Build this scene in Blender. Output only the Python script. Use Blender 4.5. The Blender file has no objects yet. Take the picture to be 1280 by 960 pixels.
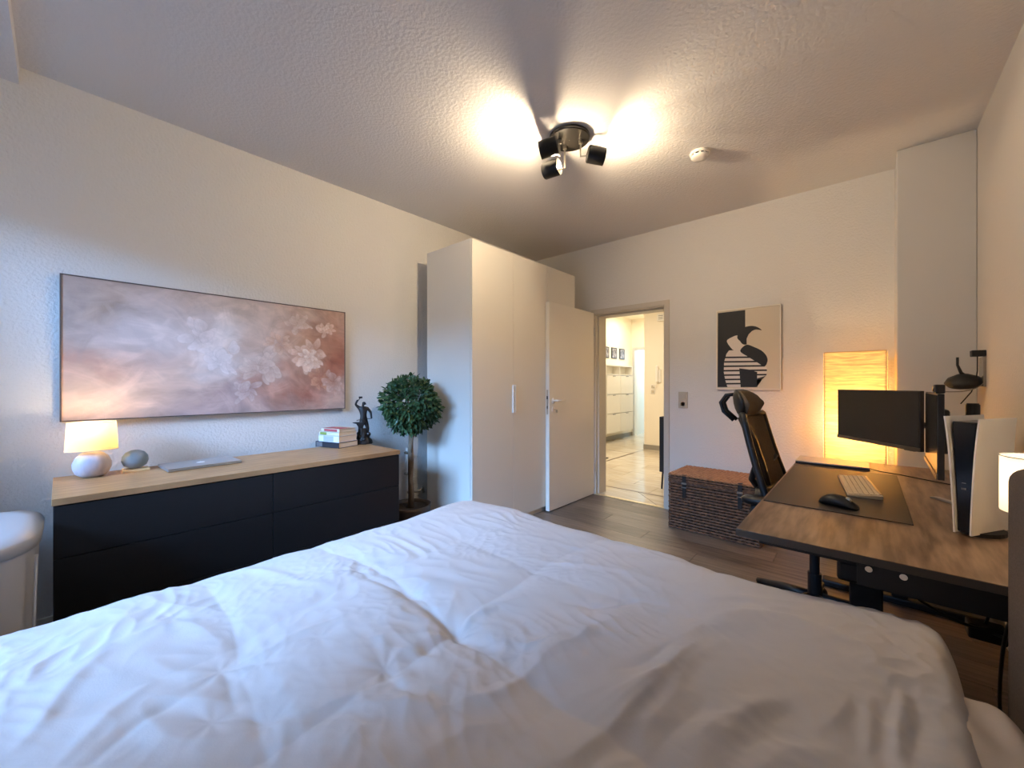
import bpy, bmesh, math, random
import numpy as np
from mathutils import Vector, Matrix, Euler

PI = math.pi
sc = bpy.context.scene
C = sc.collection
random.seed(7)
np.random.seed(7)

# ------------------------------------------------------------------ camera
cam_d = bpy.data.cameras.new('camera')
cam_d.sensor_fit = 'HORIZONTAL'
cam_d.sensor_width = 36.0
cam_d.lens = 36.0 * 500.0 / 1280.0
cam_d.clip_start = 0.03
cam = bpy.data.objects.new('camera', cam_d)
cam.location = (0, 0, 1.22)
cam.rotation_euler = (PI / 2, 0, math.radians(41.5))
C.objects.link(cam)
sc.camera = cam

# ------------------------------------------------------------------ world / exposure
w = bpy.data.worlds.new('world')
w.use_nodes = True
w.node_tree.nodes['Background'].inputs[0].default_value = (0.42, 0.58, 1.0, 1)
w.node_tree.nodes['Background'].inputs[1].default_value = 0.5
sc.world = w
sc.view_settings.view_transform = 'Standard'
sc.view_settings.look = 'None'
sc.view_settings.gamma = 1
sc.view_settings.exposure = 0.95
sc.view_settings.use_curve_mapping = False
sc.cycles.max_bounces = 10
sc.cycles.diffuse_bounces = 6
sc.cycles.transmission_bounces = 8
sc.cycles.sample_clamp_indirect = 6.0


def light(name, kind, loc, energy, color, rot=(0, 0, 0), **kw):
    l = bpy.data.lights.new(name, kind)
    l.energy = energy
    l.color = color
    for k, v in kw.items():
        setattr(l, k, v)
    o = bpy.data.objects.new(name, l)
    o.location = loc
    o.rotation_euler = rot
    C.objects.link(o)
    return o


def aim(o, target):
    d = Vector(target) - o.location
    o.rotation_euler = d.to_track_quat('-Z', 'Y').to_euler()


WARM = (1.0, 0.72, 0.42)
# daylight entering through the window behind the camera (fills the real opening)
day = light('daylight', 'AREA', (-0.6, -3.4, 3.5), 1330, (0.27, 0.53, 1.0), shape='RECTANGLE', size=4.0, size_y=2.2)
aim(day, (-2.4, 0.8, 0.7))
# hall ceiling lights and daylight in the room at the end of the hall
hl = light('hall_light', 'AREA', (-2.9, 5.6, 2.70), 23, (1.0, 0.88, 0.70), shape='DISK', size=0.35)
hl2 = light('hall_light', 'AREA', (-3.55, 8.1, 2.70), 10, (1.0, 0.90, 0.72), shape='DISK', size=0.35)
hb = light('far_daylight', 'AREA', (-3.4, 10.6, 2.2), 30, (0.5, 0.75, 1.0), shape='RECTANGLE', size=1.2, size_y=1.2)
aim(hb, (-3.9, 9.2, 0.8))


# ------------------------------------------------------------------ materials
def lin(c):
    return tuple(((x / 255) / 12.92 if x / 255 <= 0.04045 else ((x / 255 + 0.055) / 1.055) ** 2.4) for x in c) + (1.0,)


def mat(name, rgb, rough=0.6, metal=0.0, spec=0.5, bump=None, noise=None, emit=None, sheen=0, coat=0, coords='Object'):
    """rgb in sRGB 0-255. bump=(scale, strength, distance); noise=(rgb2, scale, detail, (sx,sy,sz))"""
    m = bpy.data.materials.new(name)
    m.use_nodes = True
    nt = m.node_tree
    b = nt.nodes['Principled BSDF']
    b.inputs['Base Color'].default_value = lin(rgb)
    b.inputs['Roughness'].default_value = rough
    b.inputs['Metallic'].default_value = metal
    b.inputs['Specular IOR Level'].default_value = spec
    if sheen:
        b.inputs['Sheen Weight'].default_value = sheen
    if coat:
        b.inputs['Coat Weight'].default_value = coat
        b.inputs['Coat Roughness'].default_value = 0.1
    tc = nt.nodes.new('ShaderNodeTexCoord')
    if noise:
        mp = nt.nodes.new('ShaderNodeMapping')
        mp.inputs['Scale'].default_value = noise[3]
        nt.links.new(tc.outputs[coords], mp.inputs[0])
        n = nt.nodes.new('ShaderNodeTexNoise')
        n.inputs['Scale'].default_value = noise[1]
        n.inputs['Detail'].default_value = noise[2]
        nt.links.new(mp.outputs[0], n.inputs['Vector'])
        r = nt.nodes.new('ShaderNodeValToRGB')
        r.color_ramp.elements[0].position = 0.35
        r.color_ramp.elements[1].position = 0.65
        r.color_ramp.elements[0].color = lin(rgb)
        r.color_ramp.elements[1].color = lin(noise[0])
        nt.links.new(n.outputs['Fac'], r.inputs[0])
        nt.links.new(r.outputs[0], b.inputs['Base Color'])
    if bump:
        n2 = nt.nodes.new('ShaderNodeTexNoise')
        n2.inputs['Scale'].default_value = bump[0]
        n2.inputs['Detail'].default_value = 3
        nt.links.new(tc.outputs[coords], n2.inputs['Vector'])
        bp = nt.nodes.new('ShaderNodeBump')
        bp.inputs['Strength'].default_value = bump[1]
        bp.inputs['Distance'].default_value = bump[2]
        nt.links.new(n2.outputs['Fac'], bp.inputs['Height'])
        nt.links.new(bp.outputs[0], b.inputs['Normal'])
    if emit:
        b.inputs['Emission Color'].default_value = lin(emit[0])
        b.inputs['Emission Strength'].default_value = emit[1]
    return m


M = {}
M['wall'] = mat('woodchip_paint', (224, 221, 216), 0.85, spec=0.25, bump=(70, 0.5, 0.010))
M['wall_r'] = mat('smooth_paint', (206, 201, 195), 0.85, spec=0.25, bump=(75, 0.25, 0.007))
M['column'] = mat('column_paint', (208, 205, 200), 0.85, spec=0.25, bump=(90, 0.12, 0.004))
M['ceil'] = mat('ceiling_paint', (219, 216, 214), 0.9, spec=0.2, bump=(60, 0.38, 0.008))
M['hallwall'] = mat('hall_paint', (240, 232, 215), 0.8, spec=0.25)
M['white'] = mat('white_lacquer', (232, 228, 218), 0.35, spec=0.4)
M['wardrobe'] = mat('wardrobe_foil', (226, 222, 212), 0.5, spec=0.35)
M['frame'] = mat('door_frame_paint', (205, 196, 182), 0.45)
M['black'] = mat('matte_black', (22, 22, 24), 0.5)
M['blackgloss'] = mat('gloss_black', (12, 12, 13), 0.22)
M['dresser'] = mat('black_brown_foil', (27, 27, 29), 0.42, spec=0.35)
M['metal'] = mat('brushed_nickel', (190, 185, 175), 0.3, metal=1.0)
M['alu'] = mat('aluminium', (190, 190, 192), 0.38, metal=0.85)
M['chrome'] = mat('chrome', (225, 225, 225), 0.12, metal=1.0)
M['plastic_white'] = mat('white_plastic', (236, 232, 224), 0.35)
M['bin'] = mat('bin_plastic', (190, 192, 196), 0.32, spec=0.5)
M['floor'] = mat('laminate_plank', (122, 108, 96), 0.38, noise=((86, 74, 61), 3.0, 6, (1.2, 14, 1)), spec=0.5)
M['floor2'] = mat('laminate_plank_light', (132, 118, 104), 0.38, noise=((108, 95, 83), 3.3, 6, (1.1, 13, 1)), spec=0.5)
M['floor3'] = mat('laminate_plank_dark', (114, 101, 90), 0.4, noise=((90, 79, 69), 2.7, 6, (1.3, 15, 1)), spec=0.5)
M['under'] = mat('underlay', (50, 42, 35), 0.9)
M['desk'] = mat('walnut_laminate', (146, 120, 98), 0.33, noise=((94, 73, 57), 3.0, 8, (14, 1.6, 2)), spec=0.5)
M['deskedge'] = mat('desk_edge_band', (70, 61, 52), 0.5)
M['oak'] = mat('oak_veneer', (184, 142, 98), 0.45, noise=((152, 114, 76), 2.6, 8, (22, 1.6, 2)), spec=0.4)
M['mat'] = mat('desk_mat_leather', (52, 46, 40), 0.5, bump=(300, 0.15, 0.002))
M['headboard'] = mat('grey_upholstery', (98, 88, 82), 0.95, spec=0.1, bump=(700, 0.5, 0.002), noise=((110, 99, 92), 300, 2, (1, 1, 1)))
M['duvet'] = mat('cotton_duvet', (202, 197, 195), 0.9, spec=0.15, sheen=0.15, bump=(260, 0.10, 0.002))
M['sheet'] = mat('cotton_sheet', (200, 188, 178), 0.9, spec=0.15, bump=(260, 0.12, 0.002))
M['mattress'] = mat('mattress_ticking', (205, 200, 195), 0.9)
M['bedbase'] = mat('bed_base_fabric', (80, 74, 70), 0.95)
M['shade'] = None
M['stonewhite'] = mat('striped_ceramic', (214, 204, 204), 0.6, noise=((180, 170, 176), 4.0, 3, (6, 6, 0.4)))
M['stoneblue'] = mat('blue_grey_stone', (120, 138, 150), 0.3, noise=((138, 154, 164), 9, 4, (1, 1, 1)))
M['bronze'] = mat('dark_bronze', (48, 44, 42), 0.42, metal=0.6, bump=(160, 0.4, 0.003))
M['leaf'] = mat('ficus_leaf', (44, 72, 42), 0.45, noise=((70, 100, 62), 14, 2, (1, 1, 1)))
M['bark'] = mat('bark', (128, 106, 84), 0.9, noise=((92, 74, 58), 30, 4, (1, 1, .3)), bump=(90, 0.6, 0.004))
M['pot'] = mat('dark_plant_pot', (62, 50, 42), 0.6)
M['soil'] = mat('soil', (44, 34, 26), 1.0, bump=(60, 1, 0.01))
M['wicker'] = mat('wicker_dark', (128, 90, 64), 0.5, noise=((82, 56, 40), 26, 4, (1, 1, 1)))
M['wickerlid'] = mat('wicker_lid', (178, 126, 84), 0.5, noise=((146, 98, 62), 26, 4, (1, 1, 1)))
M['wickerin'] = mat('wicker_core', (42, 27, 19), 0.9)
M['leather'] = mat('dark_leather', (34, 26, 22), 0.5)
M['mesh'] = mat('chair_mesh', (118, 102, 82), 0.95, spec=0.1, noise=((108, 94, 76), 160, 2, (1, 1, 1)), bump=(420, 0.3, 0.002))
M['chairpl'] = mat('chair_plastic', (24, 26, 28), 0.4)
M['screen'] = mat('switched_off_screen', (18, 17, 18), 0.16, spec=0.6)
M['bezel'] = mat('monitor_bezel', (38, 36, 36), 0.38)
M['console_white'] = mat('console_white_shell', (240, 238, 234), 0.42)
M['console_black'] = mat('console_black_core', (14, 14, 18), 0.16)
M['tile'] = mat('cream_tile', (216, 204, 182), 0.14, noise=((196, 182, 158), 2.2, 5, (1.2, 9, 1)), spec=0.6)
M['tile2'] = mat('cream_tile_pale', (224, 214, 194), 0.14, noise=((206, 192, 168), 2.4, 5, (1.3, 10, 1)), spec=0.6)
M['grout'] = mat('grout', (150, 138, 118), 0.9)
M['inlay'] = mat('brown_inlay', (104, 84, 64), 0.3)
M['threshold'] = mat('brass_threshold', (225, 205, 160), 0.3, metal=0.6)
M['grey_base'] = mat('grey_tile_skirting', (150, 146, 138), 0.4)
M['rug'] = mat('dark_doormat', (70, 66, 62), 0.95)
M['cord'] = mat('black_cord', (16, 16, 17), 0.5)
M['cordgrey'] = mat('beige_cable_sleeve', (170, 150, 122), 0.6)
M['poster_cream'] = mat('poster_cream', (212, 200, 180), 0.7)
M['poster_black'] = mat('poster_black_ink', (26, 25, 26), 0.6)
M['poster_pale'] = mat('poster_pale_ink', (222, 212, 202), 0.7)
M['woodlight'] = mat('pale_wood_frame', (222, 190, 140), 0.5)
M['switch'] = mat('switch_plastic', (190, 180, 160), 0.4)
M['spot'] = mat('spot_black_metal', (18, 18, 18), 0.35, metal=0.3)
M['spotin'] = mat('spot_inner_coating', (60, 52, 42), 0.3, metal=0.7)
M['plate'] = mat('black_ceiling_plate', (26, 24, 22), 0.25, metal=0.3)
gm = bpy.data.materials.new('window_glass')
gm.use_nodes = True
_n = gm.node_tree.nodes
_n.remove(_n['Principled BSDF'])
_t, _g, _m, _f = _n.new('ShaderNodeBsdfTransparent'), _n.new('ShaderNodeBsdfGlossy'), _n.new('ShaderNodeMixShader'), _n.new('ShaderNodeFresnel')
_g.inputs['Roughness'].default_value = 0.02
gm.node_tree.links.new(_f.outputs[0], _m.inputs[0])
gm.node_tree.links.new(_t.outputs[0], _m.inputs[1])
gm.node_tree.links.new(_g.outputs[0], _m.inputs[2])
gm.node_tree.links.new(_m.outputs[0], _n['Material Output'].inputs[0])
M['glassclear'] = gm
M['acrylic'] = mat('smoky_acrylic', (190, 180, 168), 0.15)
M['acrylic'].node_tree.nodes['Principled BSDF'].inputs['Transmission Weight'].default_value = 0.5
M['bulb'] = mat('lit_bulb', (255, 240, 210), 0.3, emit=((255, 205, 130), 14))
M['bulb2'] = mat('frosted_lit_bulb', (255, 240, 210), 0.3, emit=((255, 205, 130), 5))
M['book_black'] = mat('book_cover_black', (38, 38, 44), 0.5)
M['book_white'] = mat('book_cover_white', (222, 222, 232), 0.5)
M['book_green'] = mat('book_cover_green_cream', (214, 206, 180), 0.5)
M['book_greenpatch'] = mat('book_spine_green', (140, 152, 70), 0.5)
M['book_red'] = mat('book_cover_red', (176, 74, 78), 0.5)
M['pages'] = mat('book_pages', (226, 212, 194), 0.9)
M['photo_dark'] = mat('photo_print_dark', (60, 56, 60), 0.5, noise=((170, 165, 165), 18, 2, (1, 1, 1)))
M['key'] = mat('keycap', (205, 190, 160), 0.5)
M['keybase'] = mat('keyboard_case', (186, 168, 136), 0.35, metal=0.4)
M['grey_plastic'] = mat('grey_plastic', (120, 120, 120), 0.5)
M['bluedoor'] = mat('pale_blue_wall', (200, 222, 240), 0.8)


def shade_mat(name, rgb, emit_rgb, es, transl=0.55, stripes=None):
    m = bpy.data.materials.new(name)
    m.use_nodes = True
    nt = m.node_tree
    nt.nodes.remove(nt.nodes['Principled BSDF'])
    out = nt.nodes['Material Output']
    d = nt.nodes.new('ShaderNodeBsdfDiffuse')
    t = nt.nodes.new('ShaderNodeBsdfTranslucent')
    mx = nt.nodes.new('ShaderNodeMixShader')
    e = nt.nodes.new('ShaderNodeEmission')
    ad = nt.nodes.new('ShaderNodeAddShader')
    d.inputs[0].default_value = lin(rgb)
    t.inputs[0].default_value = lin(rgb)
    mx.inputs[0].default_value = transl
    e.inputs[0].default_value = lin(emit_rgb)
    e.inputs[1].default_value = es
    nt.links.new(d.outputs[0], mx.inputs[1])
    nt.links.new(t.outputs[0], mx.inputs[2])
    nt.links.new(mx.outputs[0], ad.inputs[0])
    nt.links.new(e.outputs[0], ad.inputs[1])
    nt.links.new(ad.outputs[0], out.inputs[0])
    if stripes:
        tc = nt.nodes.new('ShaderNodeTexCoord')
        mp = nt.nodes.new('ShaderNodeMapping')
        mp.inputs['Scale'].default_value = stripes[1]
        n = nt.nodes.new('ShaderNodeTexNoise')
        n.inputs['Scale'].default_value = stripes[0]
        n.inputs['Detail'].default_value = 4
        n.inputs['Distortion'].default_value = 0.6
        r = nt.nodes.new('ShaderNodeValToRGB')
        r.color_ramp.elements[0].position = 0.36
        r.color_ramp.elements[1].position = 0.62
        r.color_ramp.elements[0].color = lin(tuple(c * stripes[2] for c in emit_rgb))
        r.color_ramp.elements[1].color = lin(emit_rgb)
        nt.links.new(tc.outputs['Object'], mp.inputs[0])
        nt.links.new(mp.outputs[0], n.inputs['Vector'])
        nt.links.new(n.outputs['Fac'], r.inputs[0])
        nt.links.new(r.outputs[0], e.inputs[0])
        nt.links.new(r.outputs[0], t.inputs[0])
    return m


M['shade'] = shade_mat('linen_shade', (240, 222, 180), (255, 222, 150), 0.16, 0.45, (60, (1, 1, 6), 0.93))
M['shade2'] = shade_mat('white_drum_shade', (250, 240, 225), (255, 236, 205), 0.08, 0.5)
M['paper'] = shade_mat('crinkled_rice_paper', (250, 226, 176), (255, 210, 128), 0.22, 0.6, (9, (1.0, 1.0, 9), 0.74))


def attr_mat(name, rough=0.7):
    m = mat(name, (200, 200, 200), rough, spec=0.3, bump=(120, 0.25, 0.002))
    nt = m.node_tree
    a = nt.nodes.new('ShaderNodeVertexColor')
    a.layer_name = 'Col'
    nt.links.new(a.outputs[0], nt.nodes['Principled BSDF'].inputs['Base Color'])
    return m


# ------------------------------------------------------------------ mesh helpers
class MB:
    def __init__(s):
        s.v, s.f = [], []

    def add(s, vs, fs, mtx=None):
        n = len(s.v)
        if mtx is not None:
            vs = [tuple(mtx @ Vector(p)) for p in vs]
        s.v += [tuple(p) for p in vs]
        s.f += [tuple(i + n for i in f) for f in fs]
        return s

    def box(s, x0, x1, y0, y1, z0, z1, mtx=None):
        vs = [(x0, y0, z0), (x1, y0, z0), (x1, y1, z0), (x0, y1, z0), (x0, y0, z1), (x1, y0, z1), (x1, y1, z1), (x0, y1, z1)]
        return s.add(vs, [(0, 3, 2, 1), (4, 5, 6, 7), (0, 1, 5, 4), (1, 2, 6, 5), (2, 3, 7, 6), (3, 0, 4, 7)], mtx)

    def lathe(s, prof, n=32, mtx=None, cap=True, sx=1, sy=1):
        vs, fs = [], []
        for r, z in prof:
            for i in range(n):
                a = 2 * PI * i / n
                vs.append((r * math.cos(a) * sx, r * math.sin(a) * sy, z))
        for j in range(len(prof) - 1):
            for i in range(n):
                k = (i + 1) % n
                fs.append((j * n + i, j * n + k, (j + 1) * n + k, (j + 1) * n + i))
        if cap:
            fs.append(tuple(reversed(range(n))))
            m = (len(prof) - 1) * n
            fs.append(tuple(range(m, m + n)))
        return s.add(vs, fs, mtx)

    def cyl(s, r, z0, z1, n=24, mtx=None, r2=None):
        return s.lathe([(r, z0), (r if r2 is None else r2, z1)], n, mtx)

    def tube(s, pts, r, n=8, rs=None):
        pts = [Vector(p) for p in pts]
        vs, fs = [], []
        up = Vector((0, 0, 1))
        prev = None
        for i, p in enumerate(pts):
            t = (pts[min(i + 1, len(pts) - 1)] - pts[max(i - 1, 0)]).normalized()
            if prev is None:
                a = up.cross(t)
                if a.length < 1e-3:
                    a = Vector((1, 0, 0)).cross(t)
            else:
                a = prev - t * prev.dot(t)
            a.normalize()
            prev = a
            b = t.cross(a)
            rr = rs[i] if rs else r
            for k in range(n):
                an = 2 * PI * k / n
                vs.append(p + (a * math.cos(an) + b * math.sin(an)) * rr)
        for j in range(len(pts) - 1):
            for i in range(n):
                k = (i + 1) % n
                fs.append((j * n + i, j * n + k, (j + 1) * n + k, (j + 1) * n + i))
        fs.append(tuple(reversed(range(n))))
        m = (len(pts) - 1) * n
        fs.append(tuple(range(m, m + n)))
        return s.add(vs, fs)

    def prism(s, poly, z0, z1, mtx=None):
        n = len(poly)
        vs = [(x, y, z0) for x, y in poly] + [(x, y, z1) for x, y in poly]
        fs = [tuple(reversed(range(n))), tuple(range(n, 2 * n))]
        for i in range(n):
            k = (i + 1) % n
            fs.append((i, k, n + k, n + i))
        return s.add(vs, fs, mtx)

    def loft(s, rings, cap=True, closed=True):
        n = len(rings[0])
        vs = [p for r in rings for p in r]
        fs = []
        for j in range(len(rings) - 1):
            for i in range(n if closed else n - 1):
                k = (i + 1) % n
                fs.append((j * n + i, j * n + k, (j + 1) * n + k, (j + 1) * n + i))
        if cap:
            fs.append(tuple(reversed(range(n))))
            m = (len(rings) - 1) * n
            fs.append(tuple(range(m, m + n)))
        return s.add(vs, fs)

    def obj(s, name, material, parent=None, smooth=False, bevel=0, subsurf=0, loc=None, rot=None, kind=None, label=None, seg=2):
        me = bpy.data.meshes.new(name)
        me.from_pydata(s.v, [], s.f)
        bm = bmesh.new()
        bm.from_mesh(me)
        bmesh.ops.recalc_face_normals(bm, faces=bm.faces)
        bm.to_mesh(me)
        bm.free()
        if material:
            me.materials.append(material)
        if smooth:
            me.shade_smooth()
        o = bpy.data.objects.new(name, me)
        C.objects.link(o)
        if parent:
            o.parent = parent
        if loc:
            o.location = loc
        if rot:
            o.rotation_euler = rot
        if bevel:
            b = o.modifiers.new('bevel', 'BEVEL')
            b.width = bevel
            b.segments = seg
            b.limit_method = 'ANGLE'
            b.angle_limit = math.radians(35)
        if subsurf:
            b = o.modifiers.new('sub', 'SUBSURF')
            b.levels = b.render_levels = subsurf
        if kind:
            o['kind'] = kind
        if label:
            o['label'] = label
        return o


def smooth_angle(o, ang=40):
    me = o.data
    me.shade_smooth()
    bm = bmesh.new()
    bm.from_mesh(me)
    for e in bm.edges:
        if len(e.link_faces) == 2 and e.calc_face_angle(0) > math.radians(ang):
            e.smooth = False
    bm.to_mesh(me)
    bm.free()
    return o


def thing(name, label, cat, loc=(0, 0, 0), rz=0, group=None):
    o = bpy.data.objects.new(name, None)
    o.empty_display_size = 0.1
    o.location = loc
    o.rotation_euler = (0, 0, rz)
    C.objects.link(o)
    return tag(o, label, cat, group)


def tag(o, label, cat, group=None):
    o['label'] = label
    o['category'] = cat
    if group:
        o['group'] = group
    return o


def struct(o):
    o['kind'] = 'structure'
    return o


def copy_tree(o, parent=None):
    c = o.copy()
    C.objects.link(c)
    if parent:
        c.parent = parent
    for ch in list(o.children):
        copy_tree(ch, c)
    return c


def box_obj(name, x0, x1, y0, y1, z0, z1, m, parent=None, bevel=0, **k):
    return MB().box(x0, x1, y0, y1, z0, z1).obj(name, m, parent, bevel=bevel, **k)


def T(x=0, y=0, z=0, rx=0, ry=0, rz=0):
    return Matrix.Translation((x, y, z)) @ Euler((rx, ry, rz)).to_matrix().to_4x4()


def rot_to(v):
    return Vector(v).to_track_quat('Z', 'Y').to_matrix().to_4x4()


# numpy gradient-ish noise
def vnoise(x, y, seed=0):
    xi, yi = np.floor(x).astype(int), np.floor(y).astype(int)
    xf, yf = x - xi, y - yi

    def h(a, b):
        n = (a * 374761393 + b * 668265263 + seed * 982451653) & 0x7fffffff
        n = ((n ^ (n >> 13)) * 1274126177) & 0x7fffffff
        n = n ^ (n >> 16)
        return (n & 0xffff) / 65535.0 * 2 * PI

    def g(a, b, dx, dy):
        t = h(a, b)
        return np.cos(t) * dx + np.sin(t) * dy
    u = xf * xf * xf * (xf * (xf * 6 - 15) + 10)
    v = yf * yf * yf * (yf * (yf * 6 - 15) + 10)
    a = g(xi, yi, xf, yf)
    b = g(xi + 1, yi, xf - 1, yf)
    c = g(xi, yi + 1, xf, yf - 1)
    d = g(xi + 1, yi + 1, xf - 1, yf - 1)
    return (a * (1 - u) + b * u) * (1 - v) + (c * (1 - u) + d * u) * v


def fbm(x, y, o=4, seed=0):
    s = 0
    a = 1
    for k in range(o):
        s = s + a * vnoise(x * 2 ** k, y * 2 ** k, seed + k)
        a *= 0.5
    return s


# ================================================================== STRUCTURE
XL, XR, YB, YF, H = -3.06, 0.50, 3.93, -0.75, 2.75

fl = struct(box_obj('floor', XL - 0.15, XR + 0.15, YF - 0.15, YB, -0.10, -0.006, M['under']))
# laminate planks across the room
pl_meshes = []
PW, PLEN = 0.19, 1.29
n_rows = int((YB - YF) / PW) + 1
for r in range(n_rows):
    y0 = YF + r * PW
    y1 = min(y0 + PW, YB)
    off = (r * 0.43) % PLEN
    x = XL - off
    while x < XR:
        a, b = max(x, XL), min(x + PLEN, XR)
        if b - a > 0.02 and y1 - y0 > 0.01:
            g = 0.0012
            mm = (M['floor'], M['floor2'], M['floor3'])[random.randrange(3)]
            o = MB().box(a + g, b - g, y0 + g, y1 - g, -0.006, 0.0).obj('plank', mm, fl)
        x += PLEN

struct(box_obj('wall_left', XL - 0.15, XL, YF - 0.15, YB + 0.2, 0, H, M['wall']))
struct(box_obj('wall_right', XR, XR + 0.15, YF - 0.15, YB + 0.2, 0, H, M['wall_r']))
DX0, DX1, DZ = -2.25, -1.475, 1.995      # clear door opening
wb = MB()
wb.box(XL, DX0 - 0.012, YB, YB + 0.2, 0, H)
wb.box(DX1 + 0.012, XR, YB, YB + 0.2, 0, H)
wb.box(DX0 - 0.012, DX1 + 0.012, YB, YB + 0.2, DZ + 0.012, H)
struct(wb.obj('wall_back', M['wall']))
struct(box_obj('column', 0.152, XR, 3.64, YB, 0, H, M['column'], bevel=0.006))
# window wall behind the camera
WX0, WX1, WZ0, WZ1 = -2.75, -0.95, 0.82, 2.20
wf = MB()
wf.box(XL, WX0, YF - 0.25, YF, 0, H)
wf.box(WX1, XR, YF - 0.25, YF, 0, H)
wf.box(WX0, WX1, YF - 0.25, YF, 0, WZ0)
wf.box(WX0, WX1, YF - 0.25, YF, WZ1, H)
struct(wf.obj('wall_front', M['wall']))
win = struct(MB().box(WX0, WX0 + .06, YF - .17, YF - .11, WZ0, WZ1).box(WX1 - .06, WX1, YF - .17, YF - .11, WZ0, WZ1)
             .box(WX0, WX1, YF - .17, YF - .11, WZ0, WZ0 + .06).box(WX0, WX1, YF - .17, YF - .11, WZ1 - .06, WZ1)
             .box(-1.89, -1.81, YF - .17, YF - .11, WZ0, WZ1).obj('window_1', M['white']))
for a, b in ((WX0 + .06, -1.89), (-1.81, WX1 - .06)):
    box_obj('pane', a, b, YF - .142, YF - .138, WZ0 + .06, WZ1 - .06, M['glassclear'], win)
box_obj('window_sill', WX0 - .04, WX1 + .04, YF - .10, YF + .09, WZ0 - .035, WZ0 - .002, M['white'], win, bevel=.006)
ce = MB().box(XL - .15, XR + .15, YF - .25, YB + .2, H, H + .12)
struct(ce.obj('ceiling', M['ceil']))
struct(box_obj('trim_1', XL, XR, YF, -0.13, H - 0.085, H, M['ceil']))     # lowered strip of ceiling along the window wall

# skirting boards
struct(box_obj('baseboard_left', XL, XL + .014, YF, YB, 0.0, .06, M['white'], bevel=.003))
struct(MB().box(XL + .014, DX0 - .06, YB - .014, YB, 0, .06).box(DX1 + .06, .152, YB - .014, YB, 0, .06).obj('baseboard_back', M['white']))
struct(box_obj('baseboard_right', XR - .014, XR, YF, 3.64, 0.0, .06, M['white'], bevel=.003))

# door frame + leaf
fr = MB()
fw = 0.045
for sy, s2 in ((YB - .012, YB), (YB + .2, YB + .212)):
    fr.box(DX0 - fw, DX0, sy, s2, 0, DZ + fw).box(DX1, DX1 + fw, sy, s2, 0, DZ + fw).box(DX0, DX1, sy, s2, DZ, DZ + fw)
fr.box(DX0 - .012, DX0 + .012, YB, YB + .2, 0, DZ).box(DX1 - .012, DX1 + .012, YB, YB + .2, 0, DZ).box(DX0, DX1, YB, YB + .2, DZ - .012, DZ + .012)
fr.box(DX0 + .012, DX0 + .028, YB + .045, YB + .2, 0, DZ - .012).box(DX1 - .028, DX1 - .012, YB + .045, YB + .2, 0, DZ - .012)
fr.box(DX0 + .028, DX1 - .028, YB + .045, YB + .2, DZ - .028, DZ - .012)
fr.box(DX0 + .012, DX0 + .0125, YB, YB + .045, 0, DZ)
struct(fr.obj('door_frame', M['frame'], bevel=.002))
DR = thing('door_1', 'white room door standing open against the wardrobe', 'door', (DX0 - .002, YB - .016, 0))
DR['kind'] = 'structure'
dl = 0.835
MB().box(-.042, 0, -dl, 0, .008, 2.005).obj('door_leaf', M['white'], DR, bevel=.0025)
MB().box(-.030, -.012, -dl - .0022, -dl + .004, .93, 1.165).obj('lock_plate', M['metal'], DR)
MB().box(-.028, -.014, -dl - .006, -dl, 1.075, 1.105).box(-.026, -.016, -dl - .004, -dl, 0.985, 1.01).obj('latch', M['black'], DR)
hd = MB()
hd.cyl(.026, 0, .008, 24, T(0, -dl + .065, 1.06, ry=PI / 2))
hd.tube([(0, -dl + .065, 1.06), (.045, -dl + .065, 1.06), (.055, -dl + .075, 1.06), (.055, -dl + .19, 1.062)], .0095, 10)
h = hd.obj('door_handle', M['plastic_white'], DR, smooth=True)
MB().cyl(.025, 0, .008, 24, T(0, -dl + .065, .975, ry=PI / 2)).obj('lock_rosette', M['plastic_white'], DR, smooth=False)
MB().tube([(.006, -dl + .065, .975), (.035, -dl + .065, .972)], .004, 8).box(.03, .05, -dl + .062, -dl + .068, .945, .975).obj('key', M['metal'], DR)
for z in (.25, 1.75):
    MB().cyl(.008, z, z + .09, 12, T(.006, .004, 0)).obj('hinge', M['metal'], DR)
struct(box_obj('threshold', DX0, DX1, YB - .012, YB + .03, -.004, .006, M['threshold']))

# ================================================================== HALL
HX = -4.17
struct(box_obj('wall_hall_left', HX - .1, HX, YB + .2, 12, 0, H, M['hallwall']))
struct(MB().box(HX, XL, YB, YB + .2, 0, H).obj('wall_hall_near', M['hallwall']))
struct(box_obj('wall_hall_right', -1.0, -.9, YB + .2, 7.3, 0, H, M['hallwall']))
struct(box_obj('wall_hall_block', -3.13, -.9, 7.3, 9.0, 0, H, M['hallwall']))
FX0, FX1 = -4.09, -3.42
struct(MB().box(HX, FX0, 9.0, 9.12, 0, H).box(FX1, -3.1, 9.0, 9.12, 0, H).box(FX0, FX1, 9.0, 9.12, 2.03, H).obj('wall_hall_far', M['hallwall']))
struct(box_obj('ceiling_hall', HX - .1, -.9, YB + .2, 12, H, H + .1, M['hallwall']))
struct(box_obj('wall_far_room_back', HX, -2.0, 11.9, 12, 0, H, M['bluedoor']))
struct(box_obj('wall_far_room_right', -2.1, -2.0, 9.12, 11.9, 0, H, M['bluedoor']))
struct(MB().box(FX0 - .05, FX0, 8.985, 9.0, 0, 2.08).box(FX1, FX1 + .05, 8.985, 9.0, 0, 2.08).box(FX0, FX1, 8.985, 9.0, 2.03, 2.08)
       .obj('door_frame', mat('grey_white_frame', (200, 200, 198), .5)))
D2 = thing('door_2', 'white door ajar at the far end of the hall', 'door', (FX1 - .02, 9.02, 0), 0)
D2['kind'] = 'structure'
mtx = T(rz=math.radians(62))
MB().box(-.66, 0, 0, .04, .01, 2.02, T(rz=math.radians(-78))).obj('door_leaf', M['white'], D2)
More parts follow.
